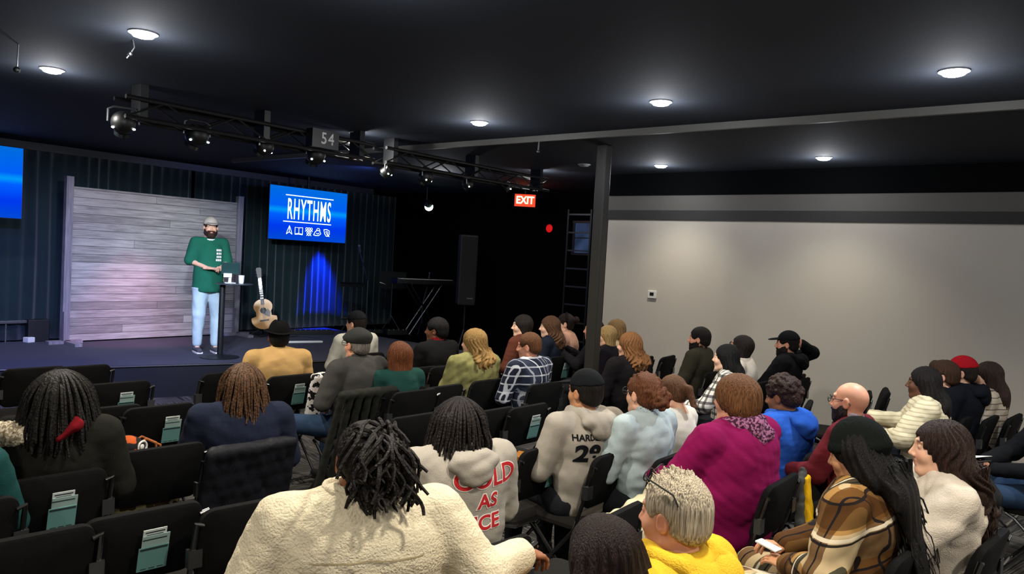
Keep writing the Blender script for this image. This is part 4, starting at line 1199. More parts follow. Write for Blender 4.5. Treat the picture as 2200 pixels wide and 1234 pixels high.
# --- middle block
def ex(i):
    text_lines([('KRAMER'.replace('KRAMER', 'HARDEN'), 0, .05, .05, .0015, .95, M_BLKP, .003), ('28', 0, -.045, .13, .006, 1.15, M_BLKP, .003)], i, -.085, .925, 'back_lettering')
P('person in a black cap and light grey hoodie with a black number on the back', 1258, 793, T=1.27, skin='tan', hair=('short', '17110e'), hat='cap', hatcol='15181a', top=('hoodie', cloth('grey marl', '9d968b', var=.06)), w=1.12, girth=1.05, near=1, hy=-8, extras=ex, az=74)
P('person with frizzy auburn hair tied back and a washed denim jacket', 1383, 803, T=1.26, skin='light', hair=('curlytail', '744428'), top=('jacket', DENIM), collar='9fadb0', fem=True, near=1, glasses='dark', az=80, wrinkle=.01)
P('young person with a long brown ponytail and white cardigan looking down', 1446, 808, T=1.19, skin='light', hair=('ponytail', '6a472e', dict(length=.25)), top=('sweater', 'cbc3b6'), fem=True, near=1, hp=22, az=84, w=.85)
def ex(i):
    n = i['J']['neck']; S = SDF()
    ring = [n + (0.1 * math.cos(a), .0 + 0.1 * math.sin(a), .0 - .03 * math.sin(a)) for a in np.linspace(0, 2 * PI, 18)]
    for a, b in zip(ring, ring[1:]): S.cap(a, b, .036, k=.03)
    S.ell(n + (.03, -.13, -.03), (.1, .035, .055), k=.03); S.disp = waves(9, .016, 75)
    mesh_obj('scarf', [S.verts(.008)], SPOT2, i['root'])
    S = SDF(); S.cap(n + (.05, .13, -.1), n + (.1, .22, -.34), .06, .05, k=.03); S.disp = waves(8, .014, 60)
    mesh_obj('scarf_end', [S.verts(.01)], SPOT2, i['root'])
W_ = P('person with short auburn hair, a magenta sweater and printed scarf', 1582, 806, T=1.33, skin='ruddy', hair=('pixie', '7d5230', dict(vol=1.3)), top=('sweater', cloth('magenta', '7a1048', var=.06)), bottom=cloth('blue jeans', '27384f', var=.2), w=1.28, girth=1.45, near=2, az=76, extras=ex, loose=.022, hy=-4, wrinkle=.009, arms={'ell': (-.33, .06, .8), 'wrl': (-.16, .34, .74)})
P('person with curly dark hair and a bright blue hooded jacket', 1683, 806, T=1.25, skin='brown', hair=('curly', '33201a'), top=('hoodie', cloth('royal blue', '2450a6', var=.08)), w=1.15, girth=1.15, near=1, hp=12, az=80, loose=.026, wrinkle=.012)
P('bald person with black-framed glasses, dark beard and maroon sweater', 1828, 819, T=1.27, skin='ruddy', beard='2a1d18', glasses='dark', hair=None, top=('sweater', cloth('maroon', '5a1a22')), collar='a79aa8', w=1.15, girth=1.15, near=2, az=88, bottom=cloth('grey trousers', '3a3a38'), hp=2,
  arms={'knl': (-.06, .40, .66), 'anl': (.1, .58, .42), 'ell': (-.28, .05, .8), 'wrl': (-.12, .28, .74)}, hands_at={'l': ((.2, .6, -.35), (0, .4, 1))}, curl=(.7, .5))
P('person with long black hair and a cream ribbed cardigan', 1985, 790, T=1.25, skin='dark', hair=('long', '17110f', dict(length=.16, vol=1.15)), top=('sweater', plaid('cream rib', 'cfc4a4', [(.03, .3, 0, '97896a', 1, .6)])), bottom='15161a', fem=True, near=1, az=100, w=1.12, girth=1.1, loose=.03, wrinkle=.012, arms={'ell': (-.28, .08, .82), 'wrl': (.0, .22, .76), 'elr': (.26, .08, .84), 'wrr': (.1, .3, .88)})
P('young person with swept brown hair and a dark jacket', 2026, 777, T=1.24, skin='light', hair=('sweep', '4d3423', dict(vol=1.2)), top=('jacket', '15171d'), az=92, near=1, w=.95)
def ex(i):
    rnd = random.Random(3); bm = bmesh.new(); b = MB()
    pts = [(-.05, -.05), (-.03, .02), (-.01, .075), (0, .02), (-.005, -.05), (.01, .0), (.03, .03), (.035, -.01), (.05, -.045)]
    for (a, c) in (((-.06, -.04), (-.01, .07)), ((-.01, .07), (-.005, -.06)), ((-.05, -.005), (.02, .015)), ((.015, -.05), (.035, .045)), ((.035, .045), (.05, -.05)), ((.02, -.005), (.06, .0))):
        ax, az_ = a; cx_, cz_ = c; dx, dz = cx_ - ax, cz_ - az_; ln = math.hypot(dx, dz); nx, nz = -dz / ln * .0055, dx / ln * .0055
        n = 6
        for k in range(n):
            t0, t1 = k / n, (k + 1) / n
            bm.faces.new([bm.verts.new(q) for q in ((ax + dx * t0 + nx, az_ + dz * t0 + nz, 0), (ax + dx * t0 - nx, az_ + dz * t0 - nz, 0), (ax + dx * t1 - nx, az_ + dz * t1 - nz, 0), (ax + dx * t1 + nx, az_ + dz * t1 + nz, 0))])
    for v in bm.verts: v.co *= 1.15
    project_back(bm, i['garment'], .02, .86, M_WHITEP, 'white_script', i['garment'])
P('person in a red cap and black hoodie with white script on the back', 2066, 765, T=1.29, skin='light', hair=('short', '2a211c'), hat='cap', hatcol='a01420', top=('hoodie', '11131a'), w=1.25, girth=1.2, near=1, az=82, extras=ex)
P('person with long brown hair and a striped knit top by the wall', 2122, 779, T=1.24, skin='light', hair=('long', '3c2b24', dict(length=.22)), top=('sweater', STRIPE), fem=True, near=1, az=92, w=.95)
i = P('person in a dark jacket and jeans holding paper at the right edge', 2275, 826, T=1.26, skin='ruddy', hair=('short', '2a211c'), top=('jacket', '131417'), bottom=cloth('blue jeans', '27384f', var=.2), near=2, az=112, arms={'ell': (-.28, .06, .78), 'wrl': (-.08, .33, .72), 'elr': (.25, .12, .8), 'wrr': (.04, .36, .74)}, curl=(.7, .7))
PAPERMAN = i
# --- nearest figures
BEAN = P('person in a black beanie with very long black hair and a brown plaid jacket', 1842, 905, T=1.29, skin='tan', hair=('long', '0f0c0c', dict(length=.42, vol=1.25, strands=30)), hat='beanie', hatcol='0d1210', top=('jacket', PL_BROWN), bottom=PL_BROWN, fem=True, near=2, az=90, w=1.1, girth=1.15, loose=.03, hp=14, hy=-8, wrinkle=.01,
  arms={'ell': (-.29, -.02, .78), 'wrl': (-.12, .17, .70), 'elr': (.25, .06, .8), 'wrr': (.02, .24, .73)}, hands_at={'l': ((.1, .8, .1), (-.3, 0, 1)), 'r': ((-.5, .7, .1), (.2, 0, 1))})
P('person with long wavy brown hair and a cream sweatshirt at the right', 2020, 908, T=1.27, skin='light', hair=('wavy', '33211a', dict(length=.36, vol=1.1, strands=34)), top=('sweater', cloth('cream fleece shirt', 'c4b9aa', bump=.5, bscale=180)), fem=True, near=2, az=114, hy=-30, w=1.05, girth=1.05, loose=.03, wrinkle=.014, arms={'ell': (-.3, .16, .82), 'wrl': (-.1, .42, .74)})
P('person with short silver hair, glasses pushed up and a yellow hoodie', 1452, 1020, T=1.27, skin='ruddy', hair=('spiky', 'c2b49c'), top=('hoodie', cloth('mustard yellow', 'c9a22c', bump=.5, bscale=160)), near=2, az=84, w=1.05, glasses='up', hp=4, hy=-20)
P('person with dark brown hair at the bottom edge', 1292, 1112, T=1.18, skin='light', hair=('long', '231512', dict(length=.16, vol=1.3)), top='1a1516', fem=True, near=2, az=70, w=.95)
def ex(i):
    big = [('COLD', 0, .135, .118, .004, 1.12), ('AS', 0, .03, .092, .004, 1.1), ('ICE', 0, -.07, .092, .004, 1.15)]
    rows = []
    for (t_, dx, dz, sz, bd, xs) in big:
        rows.append((t_, dx, dz, sz, bd + .0028, xs, M_WHITEP, .003)); rows.append((t_, dx, dz, sz, bd * .6, xs, M_RED, .0048))
    text_lines(rows, i, .075, .85, 'lettering', tilt=-.0)
P('person with black locs and a grey hoodie with red lettering on the back', 985, 850, T=1.25, skin='dark', hair=('locs', '1b1412', dict(n=110, length=.13, r=.009, spread=1.3)), top=('hoodie', cloth('grey marl pale', '9a948a', var=.05, bump=.3)), w=1.22, girth=1.2, near=2, az=72, hy=2, extras=ex, loose=.028, chair_az=-5)
def ex(i):
    bm = bmesh.new(); pts = [(-.17, .955), (-.12, .955), (-.06, .957), (0, .962), (.06, .957), (.12, .955), (.17, .955)]
    for (a, b_) in zip(pts, pts[1:]):
        n = 8
        for k in range(n):
            x0 = a[0] + (b_[0] - a[0]) * k / n; x1 = a[0] + (b_[0] - a[0]) * (k + 1) / n; z0 = a[1] + (b_[1] - a[1]) * k / n; z1 = a[1] + (b_[1] - a[1]) * (k + 1) / n
            bm.faces.new([bm.verts.new(q) for q in ((x0, z0 - .0022, 0), (x1, z1 - .0022, 0), (x1, z1 + .0022, 0), (x0, z0 + .0022, 0))])
    project_back(bm, i['garment'], 0, 0, cloth('seam tan', 'a39572', bump=0), 'yoke_seam', i['garment'], off=.002)
    n = i['J']['neck']; S = SDF()
    for a in np.linspace(0, 2 * PI, 26)[:-1]:
        p = n + (.098 * math.cos(a), .01 + .085 * math.sin(a), -.03); q = n + (.12 * math.cos(a), .01 + .1 * math.sin(a), .035 + .02 * abs(math.cos(a)))
        S.cap(p, q, .02, .013, k=.02)
    S.disp = waves(12, .006, 60); mesh_obj('turned_up_collar', [S.verts(.007)], FLEECE, i['garment'])
FL = P('person with pinned-up black locs and a cream fleece resting an arm on the next chair', 785, 901, T=1.33, skin='brown', hair=('locs', '17110e', dict(n=170, length=.11, r=.009, updo='side')), top=('sweater', FLEECE), w=1.3, girth=1.35, near=2, az=58, extras=ex, loose=.032, wrinkle=.006,
  arms={'elr': (.39, -.13, .83), 'wrr': (.57, -.04, .86), 'ell': (-.36, -.06, .78), 'wrl': (-.2, .22, .68)}, cuff=.14, hands_at={'r': ((.8, .5, -.3), (.3, .1, .9))}, curl=(.6, .75), chair_az=75)
# ------------------------------------------------------------------ empty chairs
E = chair_px
E(62, 1170, 'empty black chair at the bottom left corner', 84)
E(322, 1112, 'black chair in the nearest left row with leaflets on its back', 84, card=True)
E(560, 1092, 'empty black chair left of the cream fleece in the nearest row', 82)
E(1072, 1190, 'black chair under the outstretched fleece sleeve with leaflets on its back', 84, card=True)
E(357, 972, 'black chair holding the patterned tote bag', 85)
cards(CHAIRS[1], 'black chair behind the person with long black locs') if False else None
E(232, 884, 'black chair right behind the long black locs', 86)
E(352, 880, 'black chair in front of the tote bag with leaflets on its back', 86, card=True)
E(262, 829, 'black chair near the stage with leaflets on its back', 87, card=True)
E(80, 797, 'black chair at the far left nearest the stage', 87)
E(180, 793, 'black chair beside the far left one nearest the stage', 87)
E(495, 806, 'black chair left of the tan sweater', 92)
E(912, 795, 'black chair in front of the auburn bob', 88)
E(968, 792, 'black chair left of the olive jacket with leaflets on its back', 88, card=True)
E(880, 842, 'black chair behind the auburn bob', 88)
E(962, 836, 'black chair behind and left of the olive jacket', 88)
E(1068, 888, 'black chair right of the person with short black locs', 87)
E(1147, 879, 'black chair left of the grey hoodie with leaflets on its back', 88, card=True)
E(905, 900, 'black chair left of the person in the lettered hoodie', 86)
E(1188, 968, 'black chair right of the lettered hoodie with leaflets on its back', 89, card=True)
E(1350, 1112, 'empty black chair between the dark brown head and the cream coat', 92)
E(1396, 772, 'empty black chair by the grey wall with leaflets on its back', 96, card=True)
E(1444, 770, 'empty black chair by the grey wall near the olive-clad bearded person', 96)
E(1660, 1014, 'black chair right of the magenta sweater with leaflets on its back', 95, card=True)
E(1735, 812, 'black chair just right of the person with an arm behind the head', 104)
E(1752, 872, 'black chair between the blue jacket and the bald head', 104)
E(1880, 850, 'empty black chair right of the bald head with leaflets on its back', 104, card=True)
E(1917, 843, 'empty black chair by the wall, left of the cream cardigan', 106)
E(2155, 1055, 'black chair at the right edge behind the long wavy hair', 104)
def occupied_card(frag, label):
    for c in CHAIRS:
        if frag in c['label']: cards(c, label); return
# the chair under the person with long locs carries leaflets too
for frag, l in (('long black locs', 'chair of the person with long black locs'), ('tan sweater', 'chair of the person in the tan sweater'),
                ('white plaid', 'chair of the person in the navy plaid shirt'), ('wavy light brown', 'chair of the person with wavy light brown hair'),
                ('frizzy auburn', 'chair of the person in the denim jacket'), ('straight black hair', 'chair of the person in the checked shirt')):
    occupied_card('under the person', l) if False else [cards(c, l) for c in list(CHAIRS) if c['label'].startswith('black chair under') and frag in c['label']]

# ------------------------------------------------------------------ coats over chairs, bags
def draped_coat(px, py, azd, m, label, drop=0.45, width=0.43, seed=1, flare=0.0):
    if px is None: base = py.location.copy(); az = py.rotation_euler.z + PI / 2
    else: p = atz(px, py, TOPZ + .02); az = R(azd); base = p + Vector((0.28 * math.cos(az), 0.28 * math.sin(az), 0)); base.z = 0
    S = SDF(); zt = TOPZ + 0.012
    def yb(z): return BACK_Y - 0.055 - math.tan(TILT) * (z - BACK_Z)
    S.cap((-width / 2 + .02, yb(zt) + .035, zt), (width / 2 - .02, yb(zt) + .035, zt), .032, s=(1, 1.25, 1), k=.02)
    n = 9
    for i in range(n):
        x = -width / 2 + width * i / (n - 1); rnd = random.Random(seed * 31 + i)
        yo = rnd.uniform(-.012, .008)
        S.cap((x, yb(zt) + .01, zt), (x * (1 + flare), yb(zt - drop) + yo, zt - drop * rnd.uniform(.93, 1.0)), .026, .03, k=.025)
    S.disp = waves(seed, .008, 50)
    o = mesh_obj('draped_coat', [S.verts(.011)], m)
    o.location = base; o.rotation_euler = (0, 0, az - PI / 2); tag(o, label, 'coat')
    return o
draped_coat(None, NAVY['chair'], 86, cloth('black puffer', '16171c', var=.1, rough=.5), 'black coat hung over the chair behind the navy sweater', drop=.52, seed=3)
draped_coat(None, FLATCAP['chair'], 90, cloth('charcoal wool', '22231f', var=.1), 'long charcoal coat hung over the chair of the person in the flat cap', drop=.78, width=.62, seed=5, flare=.2)

draped_coat(708, 806, 88, SPOT, 'black and white patterned coat bunched over the chair left of the flat cap', drop=.3, width=.3, seed=8)
# tote bag on the chair seat
p = atz(357, 972, TOPZ); az = R(85); b0 = p + Vector((0.30 * math.cos(az), 0.30 * math.sin(az), 0))
t = empty('tote_bag', (b0.x - .03 - .07 * math.cos(az), b0.y - .07 * math.sin(az), 0.482), az - PI / 2, 'cream and brown patterned tote bag standing on a chair seat', 'bag')
S = SDF(); S.cap((-.13, .0, .04), (.13, .0, .04), .05, s=(1, 1.5, 1), k=.03); S.cap((-.12, -.02, .24), (.12, -.02, .24), .035, s=(1, 1.6, 1), k=.05); S.cap((-.12, 0, .05), (-.11, -.02, .24), .05, .035, k=.06); S.cap((.12, 0, .05), (.11, -.02, .24), .05, .035, k=.06); S.cap((0, 0, .05), (0, -.02, .24), .05, .035, s=(2, 1, 1), k=.06)
S.disp = waves(4, .014, 40); S.plane((0, 0, -1), 0)
mesh_obj('bag_body', [S.verts(.01)], spotty('bag print', 'b3a57c', '4a3a28', 14, .56), t)
for s in (-1, 1): MB().tube([(-.08, s * .03 - .02, .25), (-.07, s * .03 - .02, .34), (0, s * .03 - .02, .38), (.07, s * .03 - .02, .34), (.08, s * .03 - .02, .25)], .006, 8).build('handle', cloth('bag strap', '9a5a34'), t, smooth=True)
# black and orange cap on top of the bag
cap_ = empty('baseball_cap', (b0.x - .10 - .05 * math.cos(az), b0.y - .05 * math.sin(az), 0.80), az - PI / 2 + .5, 'black and orange cap with a round white badge lying on the tote bag', 'cap')
S = SDF(); S.ell((0, 0, 0), (.085, .095, .075)); S.ell((0, 0, -.01), (.078, .088, .066), k=.004, sub=True); S.plane((0, 0, -1), .005)
mesh_obj('crown', [S.verts(.007)], spotty('orange black', 'a84a1c', '17171a', 9, .47), cap_)
S = SDF(); S.ell((0, .11, -.005), (.07, .07, .012)); mesh_obj('brim', [S.verts(.007)], cloth('cap black', '17171a'), cap_)
MB().tube([(.028 * math.cos(a), -.096, .03 + .028 * math.sin(a)) for a in np.linspace(0, 2 * PI, 20, endpoint=False)], .005, 6, closed=True).ball((0, -.094, .03), (.013, .006, .013)).build('round_badge', M_WHITE, cap_, smooth=True)

# cream coat lying over the seat left of the magenta sweater
i = W_
p = L2W(i, (-.62, .1, 0)); 
t = empty('cream_coat', (p.x, p.y, 0.0), i['az'] - PI / 2, 'cream coat heaped on the chair seat left of the magenta sweater', 'coat')
S = SDF(); S.cap((-.1, .0, .58), (.3, .05, .68), .085, .07, k=.05); S.cap((-.1, -.05, .56), (-.2, -.18, .32), .09, .12, k=.06); S.cap((.05, -.08, .6), (.0, -.2, .3), .08, .11, k=.06); S.cap((.25, .05, .7), (.36, .1, .76), .04, .05, k=.04)
S.disp = lambda X, Y, Z, a=waves(7, .018, 40), b=waves(8, .010, 90): a(X, Y, Z) + b(X, Y, Z)
mesh_obj('folded_cloth', [S.verts(.011)], cloth('cream canvas', 'c9c0a0', bump=.4), t)
p2 = L2W(i, (-.52, .15, 0)); chair_at(p2.x, p2.y, R(98), 'black chair under the heaped cream coat')

# yellow lined grey jacket over the chair by the bald person's knee
q = atz(1722, 1006, .82)
t = empty('grey_jacket', (q.x, q.y, 0), R(100) - PI / 2, 'grey jacket with bright yellow lining hanging beside the leaflet chair', 'jacket')
S = SDF()
for k in range(5): S.cap((-.02 + .035 * k, 0, .8 - .02 * abs(k - 2)), (-.1 + .07 * k, -.03 + .01 * (k % 2), .42), .022, .03, k=.02)
S.disp = waves(2, .01, 60); mesh_obj('shell', [S.verts(.01)], cloth('mid grey', '3c3c3a'), t)
S = SDF()
for k in range(3): S.cap((-.0 + .03 * k, -.028, .76), (-.06 + .055 * k, -.062, .47), .014, .026, k=.01)
S.disp = waves(3, .006, 60); mesh_obj('yellow_lining', [S.verts(.008)], cloth('bright yellow', 'c99a12'), t)

# paper held at the right edge, phone and notepad
i = PAPERMAN; p = L2W(i, (-.02, .52, .76))
sheet = MB().box((0, 0, 0), (.21, .29, .0012)).build('paper_sheet', M_PAPER); sheet.location = p; sheet.rotation_euler = (R(-8), R(14), i['az'] - PI / 2 + .3)
tag(sheet, 'sheet of white paper held at the right edge', 'paper')
book = MB().box((0, 0, 0), (.22, .28, .012), bevel=.003).build('notebook', M_BLACKP); book.location = p + Vector((0, 0, -.03)); book.rotation_euler = (R(-8), R(14), i['az'] - PI / 2 + .25)
tag(book, 'dark notebook under the white sheet at the right edge', 'notebook')

i = BEAN; p = L2W(i, (-.10, .27, .755))
ph = MB().box((0, 0, 0), (.05, .10, .009), bevel=.003).build('smartphone', M_WHITE); ph.location = p; ph.rotation_euler = (R(8), 0, i['az'] - PI / 2 - .2)
tag(ph, 'white phone held by the person in the brown plaid jacket', 'phone')
q = atz(1118, 1012, .50)
bg = empty('paper_bag', (q.x, q.y, .482), R(10), 'small brown paper bag on a chair seat right of the lettered hoodie', 'bag')
m = MB(); m.prism([(-.075, 0), (.075, 0), (.085, .12), (.04, .135), (-.02, .115), (-.085, .13)], -.04, .04).build('bag_body', cloth('kraft paper', '8a5a26', var=.15, bump=.1), bg)
m = MB(); m.box((0, -.041, .06), (.06, .001, .03)).build('printed_patch', cloth('brown print', '4d2d12', bump=0), bg)
# ------------------------------------------------------------------ backdrop of whitewashed planks with two posts
a = aty(150, 560, 11.0); b = aty(503, 560, 11.0)
t = empty('plank_backdrop', ((a.x + b.x) / 2, 11.0, SH), 0, 'tall whitewashed plank wall standing on the stage behind the speaker', 'backdrop')
W2 = (b.x - a.x) / 2
ztop = aty(330, 418, 11.0).z - SH
MB().box((0, 0, ztop / 2 + .01), (2 * W2, 0.04, ztop - .02)).build('plank_panel', M_WOOD, t)
M_POST = plank_material('grey post wood', 1.0, 4.0, '66636a', '94919a', axis_long=2, axis_wide=0, streak=.4, joint=0)
for s, x_, hh in ((-1, -W2 - .045, 0.07), (1, W2 + .045, 0.05)):
    ptop = aty(149 if s < 0 else 511, 379 if s < 0 else 422, 11.0).z - SH
    MB().box((x_, -.02, ptop / 2), (.09, .09, ptop)).build('post', M_POST, t)
    MB().box((x_ - .02, -.08, .02), (.42, .12, .04)).box((x_, -.25, .02), (.09, .5, .04)).box((x_ - .04, -.1, .22), (.02, .05, .42)).build('foot', M_POST, t)

# ------------------------------------------------------------------ screens
M_WLIT = mat('screen white', (1, 1, 1), emit=(0.75, 0.95, 1.0), estr=1.7)
def screen_mat():
    m, nt, b = node_mat('screen picture', .9, .0)
    tc = N(nt, 'ShaderNodeTexCoord'); sep = N(nt, 'ShaderNodeSeparateXYZ'); L(nt, tc.outputs['Generated'], sep.inputs[0])
    cr = N(nt, 'ShaderNodeValToRGB'); e = cr.color_ramp.elements; e[0].position = 0; e[0].color = (.0, .06, .55, 1); e[1].position = 1; e[1].color = (.0, .13, .62, 1)
    x = e.new(.25); x.color = (.0, .035, .72, 1); x = e.new(.48); x.color = (.0, .1, .85, 1); x = e.new(.56); x.color = (.0, .28, .8, 1); x = e.new(.64); x.color = (.0, .1, .8, 1)
    L(nt, sep.outputs[2], cr.inputs[0])
    b.inputs['Base Color'].default_value = (0, 0, 0.02, 1)
    L(nt, cr.outputs[0], b.inputs['Emission Color']); b.inputs['Emission Strength'].default_value = 1.15
    return m
M_SCR = screen_mat()
def screen(cx, cz, y, w, h, lab, rz=0):
    t = empty('wall_screen', (cx, y, cz), rz, lab, 'screen', None)
    MB().box((0, .03, 0), (w + .02, .05, h + .02), bevel=.006).build('housing', M_BLACKP, t)
    MB().box((0, .003, 0), (w, .004, h)).build('display_panel', M_SCR, t)
    f = -0.0005
    m = MB(); m.box((-.0, f, .345 * h), (.62 * w, .001, .014)).box((-.02 * w, f, -.155 * h), (.62 * w, .001, .014)).build('rule_line', M_WLIT, t)
    bm = text_mesh('RHYTHMS', .17, .002, 1.18, .62, 0)
    xs = [v.co.x for v in bm.verts]; zs = [v.co.y for v in bm.verts]; k = .56 * w / (max(xs) - min(xs)); kz = .40 * h / (max(zs) - min(zs)); mx = (max(xs) + min(xs)) / 2; mz = (max(zs) + min(zs)) / 2
    for v in bm.verts: v.co = Vector(((v.co.x - mx) * k, f, (v.co.y - mz) * kz + .09 * h))
    me = bpy.data.meshes.new('title'); bm.to_mesh(me); bm.free(); me.materials.append(M_WLIT)
    o = bpy.data.objects.new('title', me); COL.objects.link(o); o.parent = t
    # five line icons: praying hands, open book, people, handshake, apple
    m = MB(); z0 = -.315 * h; u = .078 * h
    def ln(pts, cx_, r=.0048): m.tube([(cx_ + a * u, f, z0 + b_ * u) for a, b_ in pts], r, 4)
    X = [-.25 * w, -.13 * w, -.0 * w, .11 * w, .235 * w]
    ln([(-.8, -1), (-.55, -.2), (0, 1.1), (.55, -.2), (.8, -1)], X[0]); ln([(0, .9), (0, -.6)], X[0]); ln([(-.8, -1), (-.1, -.5), (.1, -.5), (.8, -1)], X[0])
    ln([(0, -.7), (-1.1, -.8), (-1.1, .8), (0, .7), (0, -.7)], X[1]); ln([(0, -.7), (1.1, -.8), (1.1, .8), (0, .7)], X[1]); ln([(-1.1, -.95), (0, -.85), (1.1, -.95)], X[1], .006)
    for q in (-.7, 0, .7): ln([(q + .3 * math.cos(a), .6 + .3 * math.sin(a)) for a in np.linspace(0, 2 * PI, 9)], X[2]); ln([(q - .4, -.05), (q, .2), (q + .4, -.05)], X[2])
    for q in (-.35, .35): ln([(q + .28 * math.cos(a), -.4 + .28 * math.sin(a)) for a in np.linspace(0, 2 * PI, 9)], X[2]); ln([(q - .35, -1.1), (q, -.8), (q + .35, -1.1)], X[2])
    ln([(-1.1, -.8), (-.6, .1), (0, .4), (.7, .3), (1.1, -.4), (.4, -.9), (-.4, -.9), (-1.1, -.8)], X[3], .006); ln([(-.3, .5), (0, .9), (.5, .9), (.8, .4)], X[3]); ln([(-.3, -.3), (.2, -.5), (.6, -.2)], X[3])
    ln([(-.9, .7), (0, .8), (.8, .5), (.9, -.3), (.5, -.9), (-.1, -.9), (-.6, -.3), (-.9, .7)], X[4], .006); ln([(-.3, .3), (.2, -.5), (.9, -1)], X[4]); ln([(0, .4), (.4, .1), (.4, -.5)], X[4])
    m.build('icons', M_WLIT, t)
    MB().cyl((0, .07, h / 2), (0, .07, H - cz), .02).build('ceiling_mount', M_BLACK, t)
    return t
a = aty(581, 402, 10.7); b = aty(744, 522, 10.7); mid_z = (aty(581, 402, 10.7).z + aty(581, 507, 10.7).z) / 2
w_ = aty(744, 470, 10.7).x - a.x
screen((a.x + aty(744, 470, 10.7).x) / 2, mid_z, 10.7, w_, w_ * 9 / 16, 'wall screen showing the title RHYTHMS above a row of icons')
r_ = aty(48, 395, 10.7); 
screen(r_.x - w_ / 2, (aty(50, 328, 10.7).z + aty(46, 462, 10.7).z) / 2, 10.7, w_, w_ * 9 / 16, 'wall screen cut off by the left edge of the photo')

# ------------------------------------------------------------------ high table, tablet stand and cup
q = atz(472, 768, SH)
t = empty('high_table', (q.x, q.y, SH), 0, 'black pedestal high table beside the speaker', 'table')
TT = 0.98
MB().lathe([(0.24, 0), (.24, .008), (.06, .03), (.03, .05)]).build('base', M_BLACK, t, smooth=True)
tp = aty(515, 609, q.y); TT = tp.z - SH
MB().cyl((0, 0, .03), (0, 0, TT - .02), .036).build('pole', M_BLACK, t, smooth=True)
MB().lathe([(.14, TT - .02), (.215, TT - .016), (.225, TT - .008), (.225, TT), (.215, TT + .003)], c=(.13, -.06, 0), n=48).build('table_top', mat('dark table top', srgb('3a4046'), rough=.3), t, smooth=True)
d = empty('tablet_on_stand', (q.x + .07, q.y - .05, SH + TT + .004), R(-25), 'dark tablet on a white stand on the high table', 'tablet')
M_GREY = mat('white laminate', srgb('cfd8d6'), rough=.5)
MB().box((0, 0, .004), (.13, .12, .008)).box((0, .02, .05), (.035, .02, .1)).box((-.03, .0, .1), (.1, .02, .05)).build('stand', M_GREY, d)
MB().box((0, 0, 0), (.22, .012, .16), bevel=.004).build('tablet', mat('tablet case', srgb('1d3a38'), rough=.4), d, loc=(0, .0, .19), rot=(R(18), 0, 0))
cup = MB().lathe([(.028, 0), (.033, .03), (.037, .1), (.038, .105), (.03, .105)], n=24).build('paper_cup', M_PAPER, None, smooth=True, loc=(q.x + .2, q.y - .1, SH + TT + .004)); tag(cup, 'small white cup on the high table', 'cup')

# ------------------------------------------------------------------ acoustic guitar on its stand
gp = atz(570, 723, SH); gz = SH
t = empty('acoustic_guitar', (gp.x, gp.y, SH + .12), R(-28), 'acoustic guitar with a pale spruce top leaning on a floor stand', 'guitar')
t.rotation_euler = (R(-8), R(-9), R(-34))
def body_outline(sc=1.0):
    pts = []
    for a in np.linspace(0, 2 * PI, 64, endpoint=False):
        z = -math.cos(a); x = math.sin(a)
        w = .20 if z < -.1 else .155
        zz = .24 + .245 * z
        wd = .2 * math.sqrt(max(0, 1 - ((zz - .16) / .165) ** 2)) if zz < .2 else 0
        w2 = .148 * math.sqrt(max(0, 1 - ((zz - .365) / .125) ** 2)) if zz > .25 else 0
        wm = max(wd, w2, .118 if .15 < zz < .38 else 0)
        pts.append((math.copysign(wm, x) if abs(x) > 1e-6 else 0, zz))
    return [(x * sc, (z - .24) * sc + .24) for x, z in pts]
o_ = body_outline()
MB().prism(o_, -.0, .1).build('body', mat('mahogany', srgb('6a2c1a'), rough=.3), t)
MB().prism(body_outline(.985), -.004, -.0005).build('soundboard', mat('spruce top', srgb('e0a04e'), rough=.3, var=.06, vstretch=(40, 1, 1), vscale=2), t)
MB().cyl((0, -.006, .3), (0, -.004, .3), .05, n=32).build('sound_hole', M_BLACKP, t)
MB().prism([(.0, .24), (.05, .2), (.09, .19), (.11, .27), (.07, .33), (.05, .3)], -.0062, -.0045).build('pickguard', mat('pickguard', srgb('2a1712'), rough=.3), t)
MB().box((0, -.01, .14), (.14, .012, .025)).build('bridge', mat('rosewood', srgb('2b1a12'), rough=.4), t)
MB().box((0, .0, .62), (.052, .03, .44)).build('neck', mat('rosewood', srgb('2b1a12')), t)
m = MB()
for k in range(14): m.box((0, -.0165, .5 + .33 * (1 - .9 ** k) / (1 - .9 ** 14)), (.052, .002, .003))
m.build('frets', M_CHROME, t)
MB().prism([(-.03, .83), (.03, .83), (.042, .98), (.03, 1.0), (-.03, 1.0), (-.042, .98)], -.01, .012).build('headstock', mat('rosewood', srgb('2b1a12')), t)
m = MB()
for s in (-1, 1):
    for k in range(3): m.cyl((s * .035, 0, .87 + .045 * k), (s * .058, 0, .87 + .045 * k), .008, n=8)
m.build('tuning_pegs', M_CHROME, t)
m = MB()
for k in range(6): m.tube([(-.018 + .0072 * k, -.018, .14), (-.016 + .0064 * k, -.02, .84)], .0008, 4)
m.build('strings', M_CHROME, t)
g_ = empty('guitar_stand', (gp.x, gp.y + .08, SH), R(-34), 'black tubular guitar stand on the stage', 'stand')
MB().tube([(-.2, -.1, .01), (0, .0, .14), (.2, -.1, .01)], .009, 8).tube([(0, .22, .01), (0, 0, .2), (0, .02, .5)], .009, 8).tube([(-.1, -.13, .13), (-.09, .0, .12), (.09, .0, .12), (.1, -.13, .13)], .008, 8).build('frame', M_BLACK, g_, smooth=True)

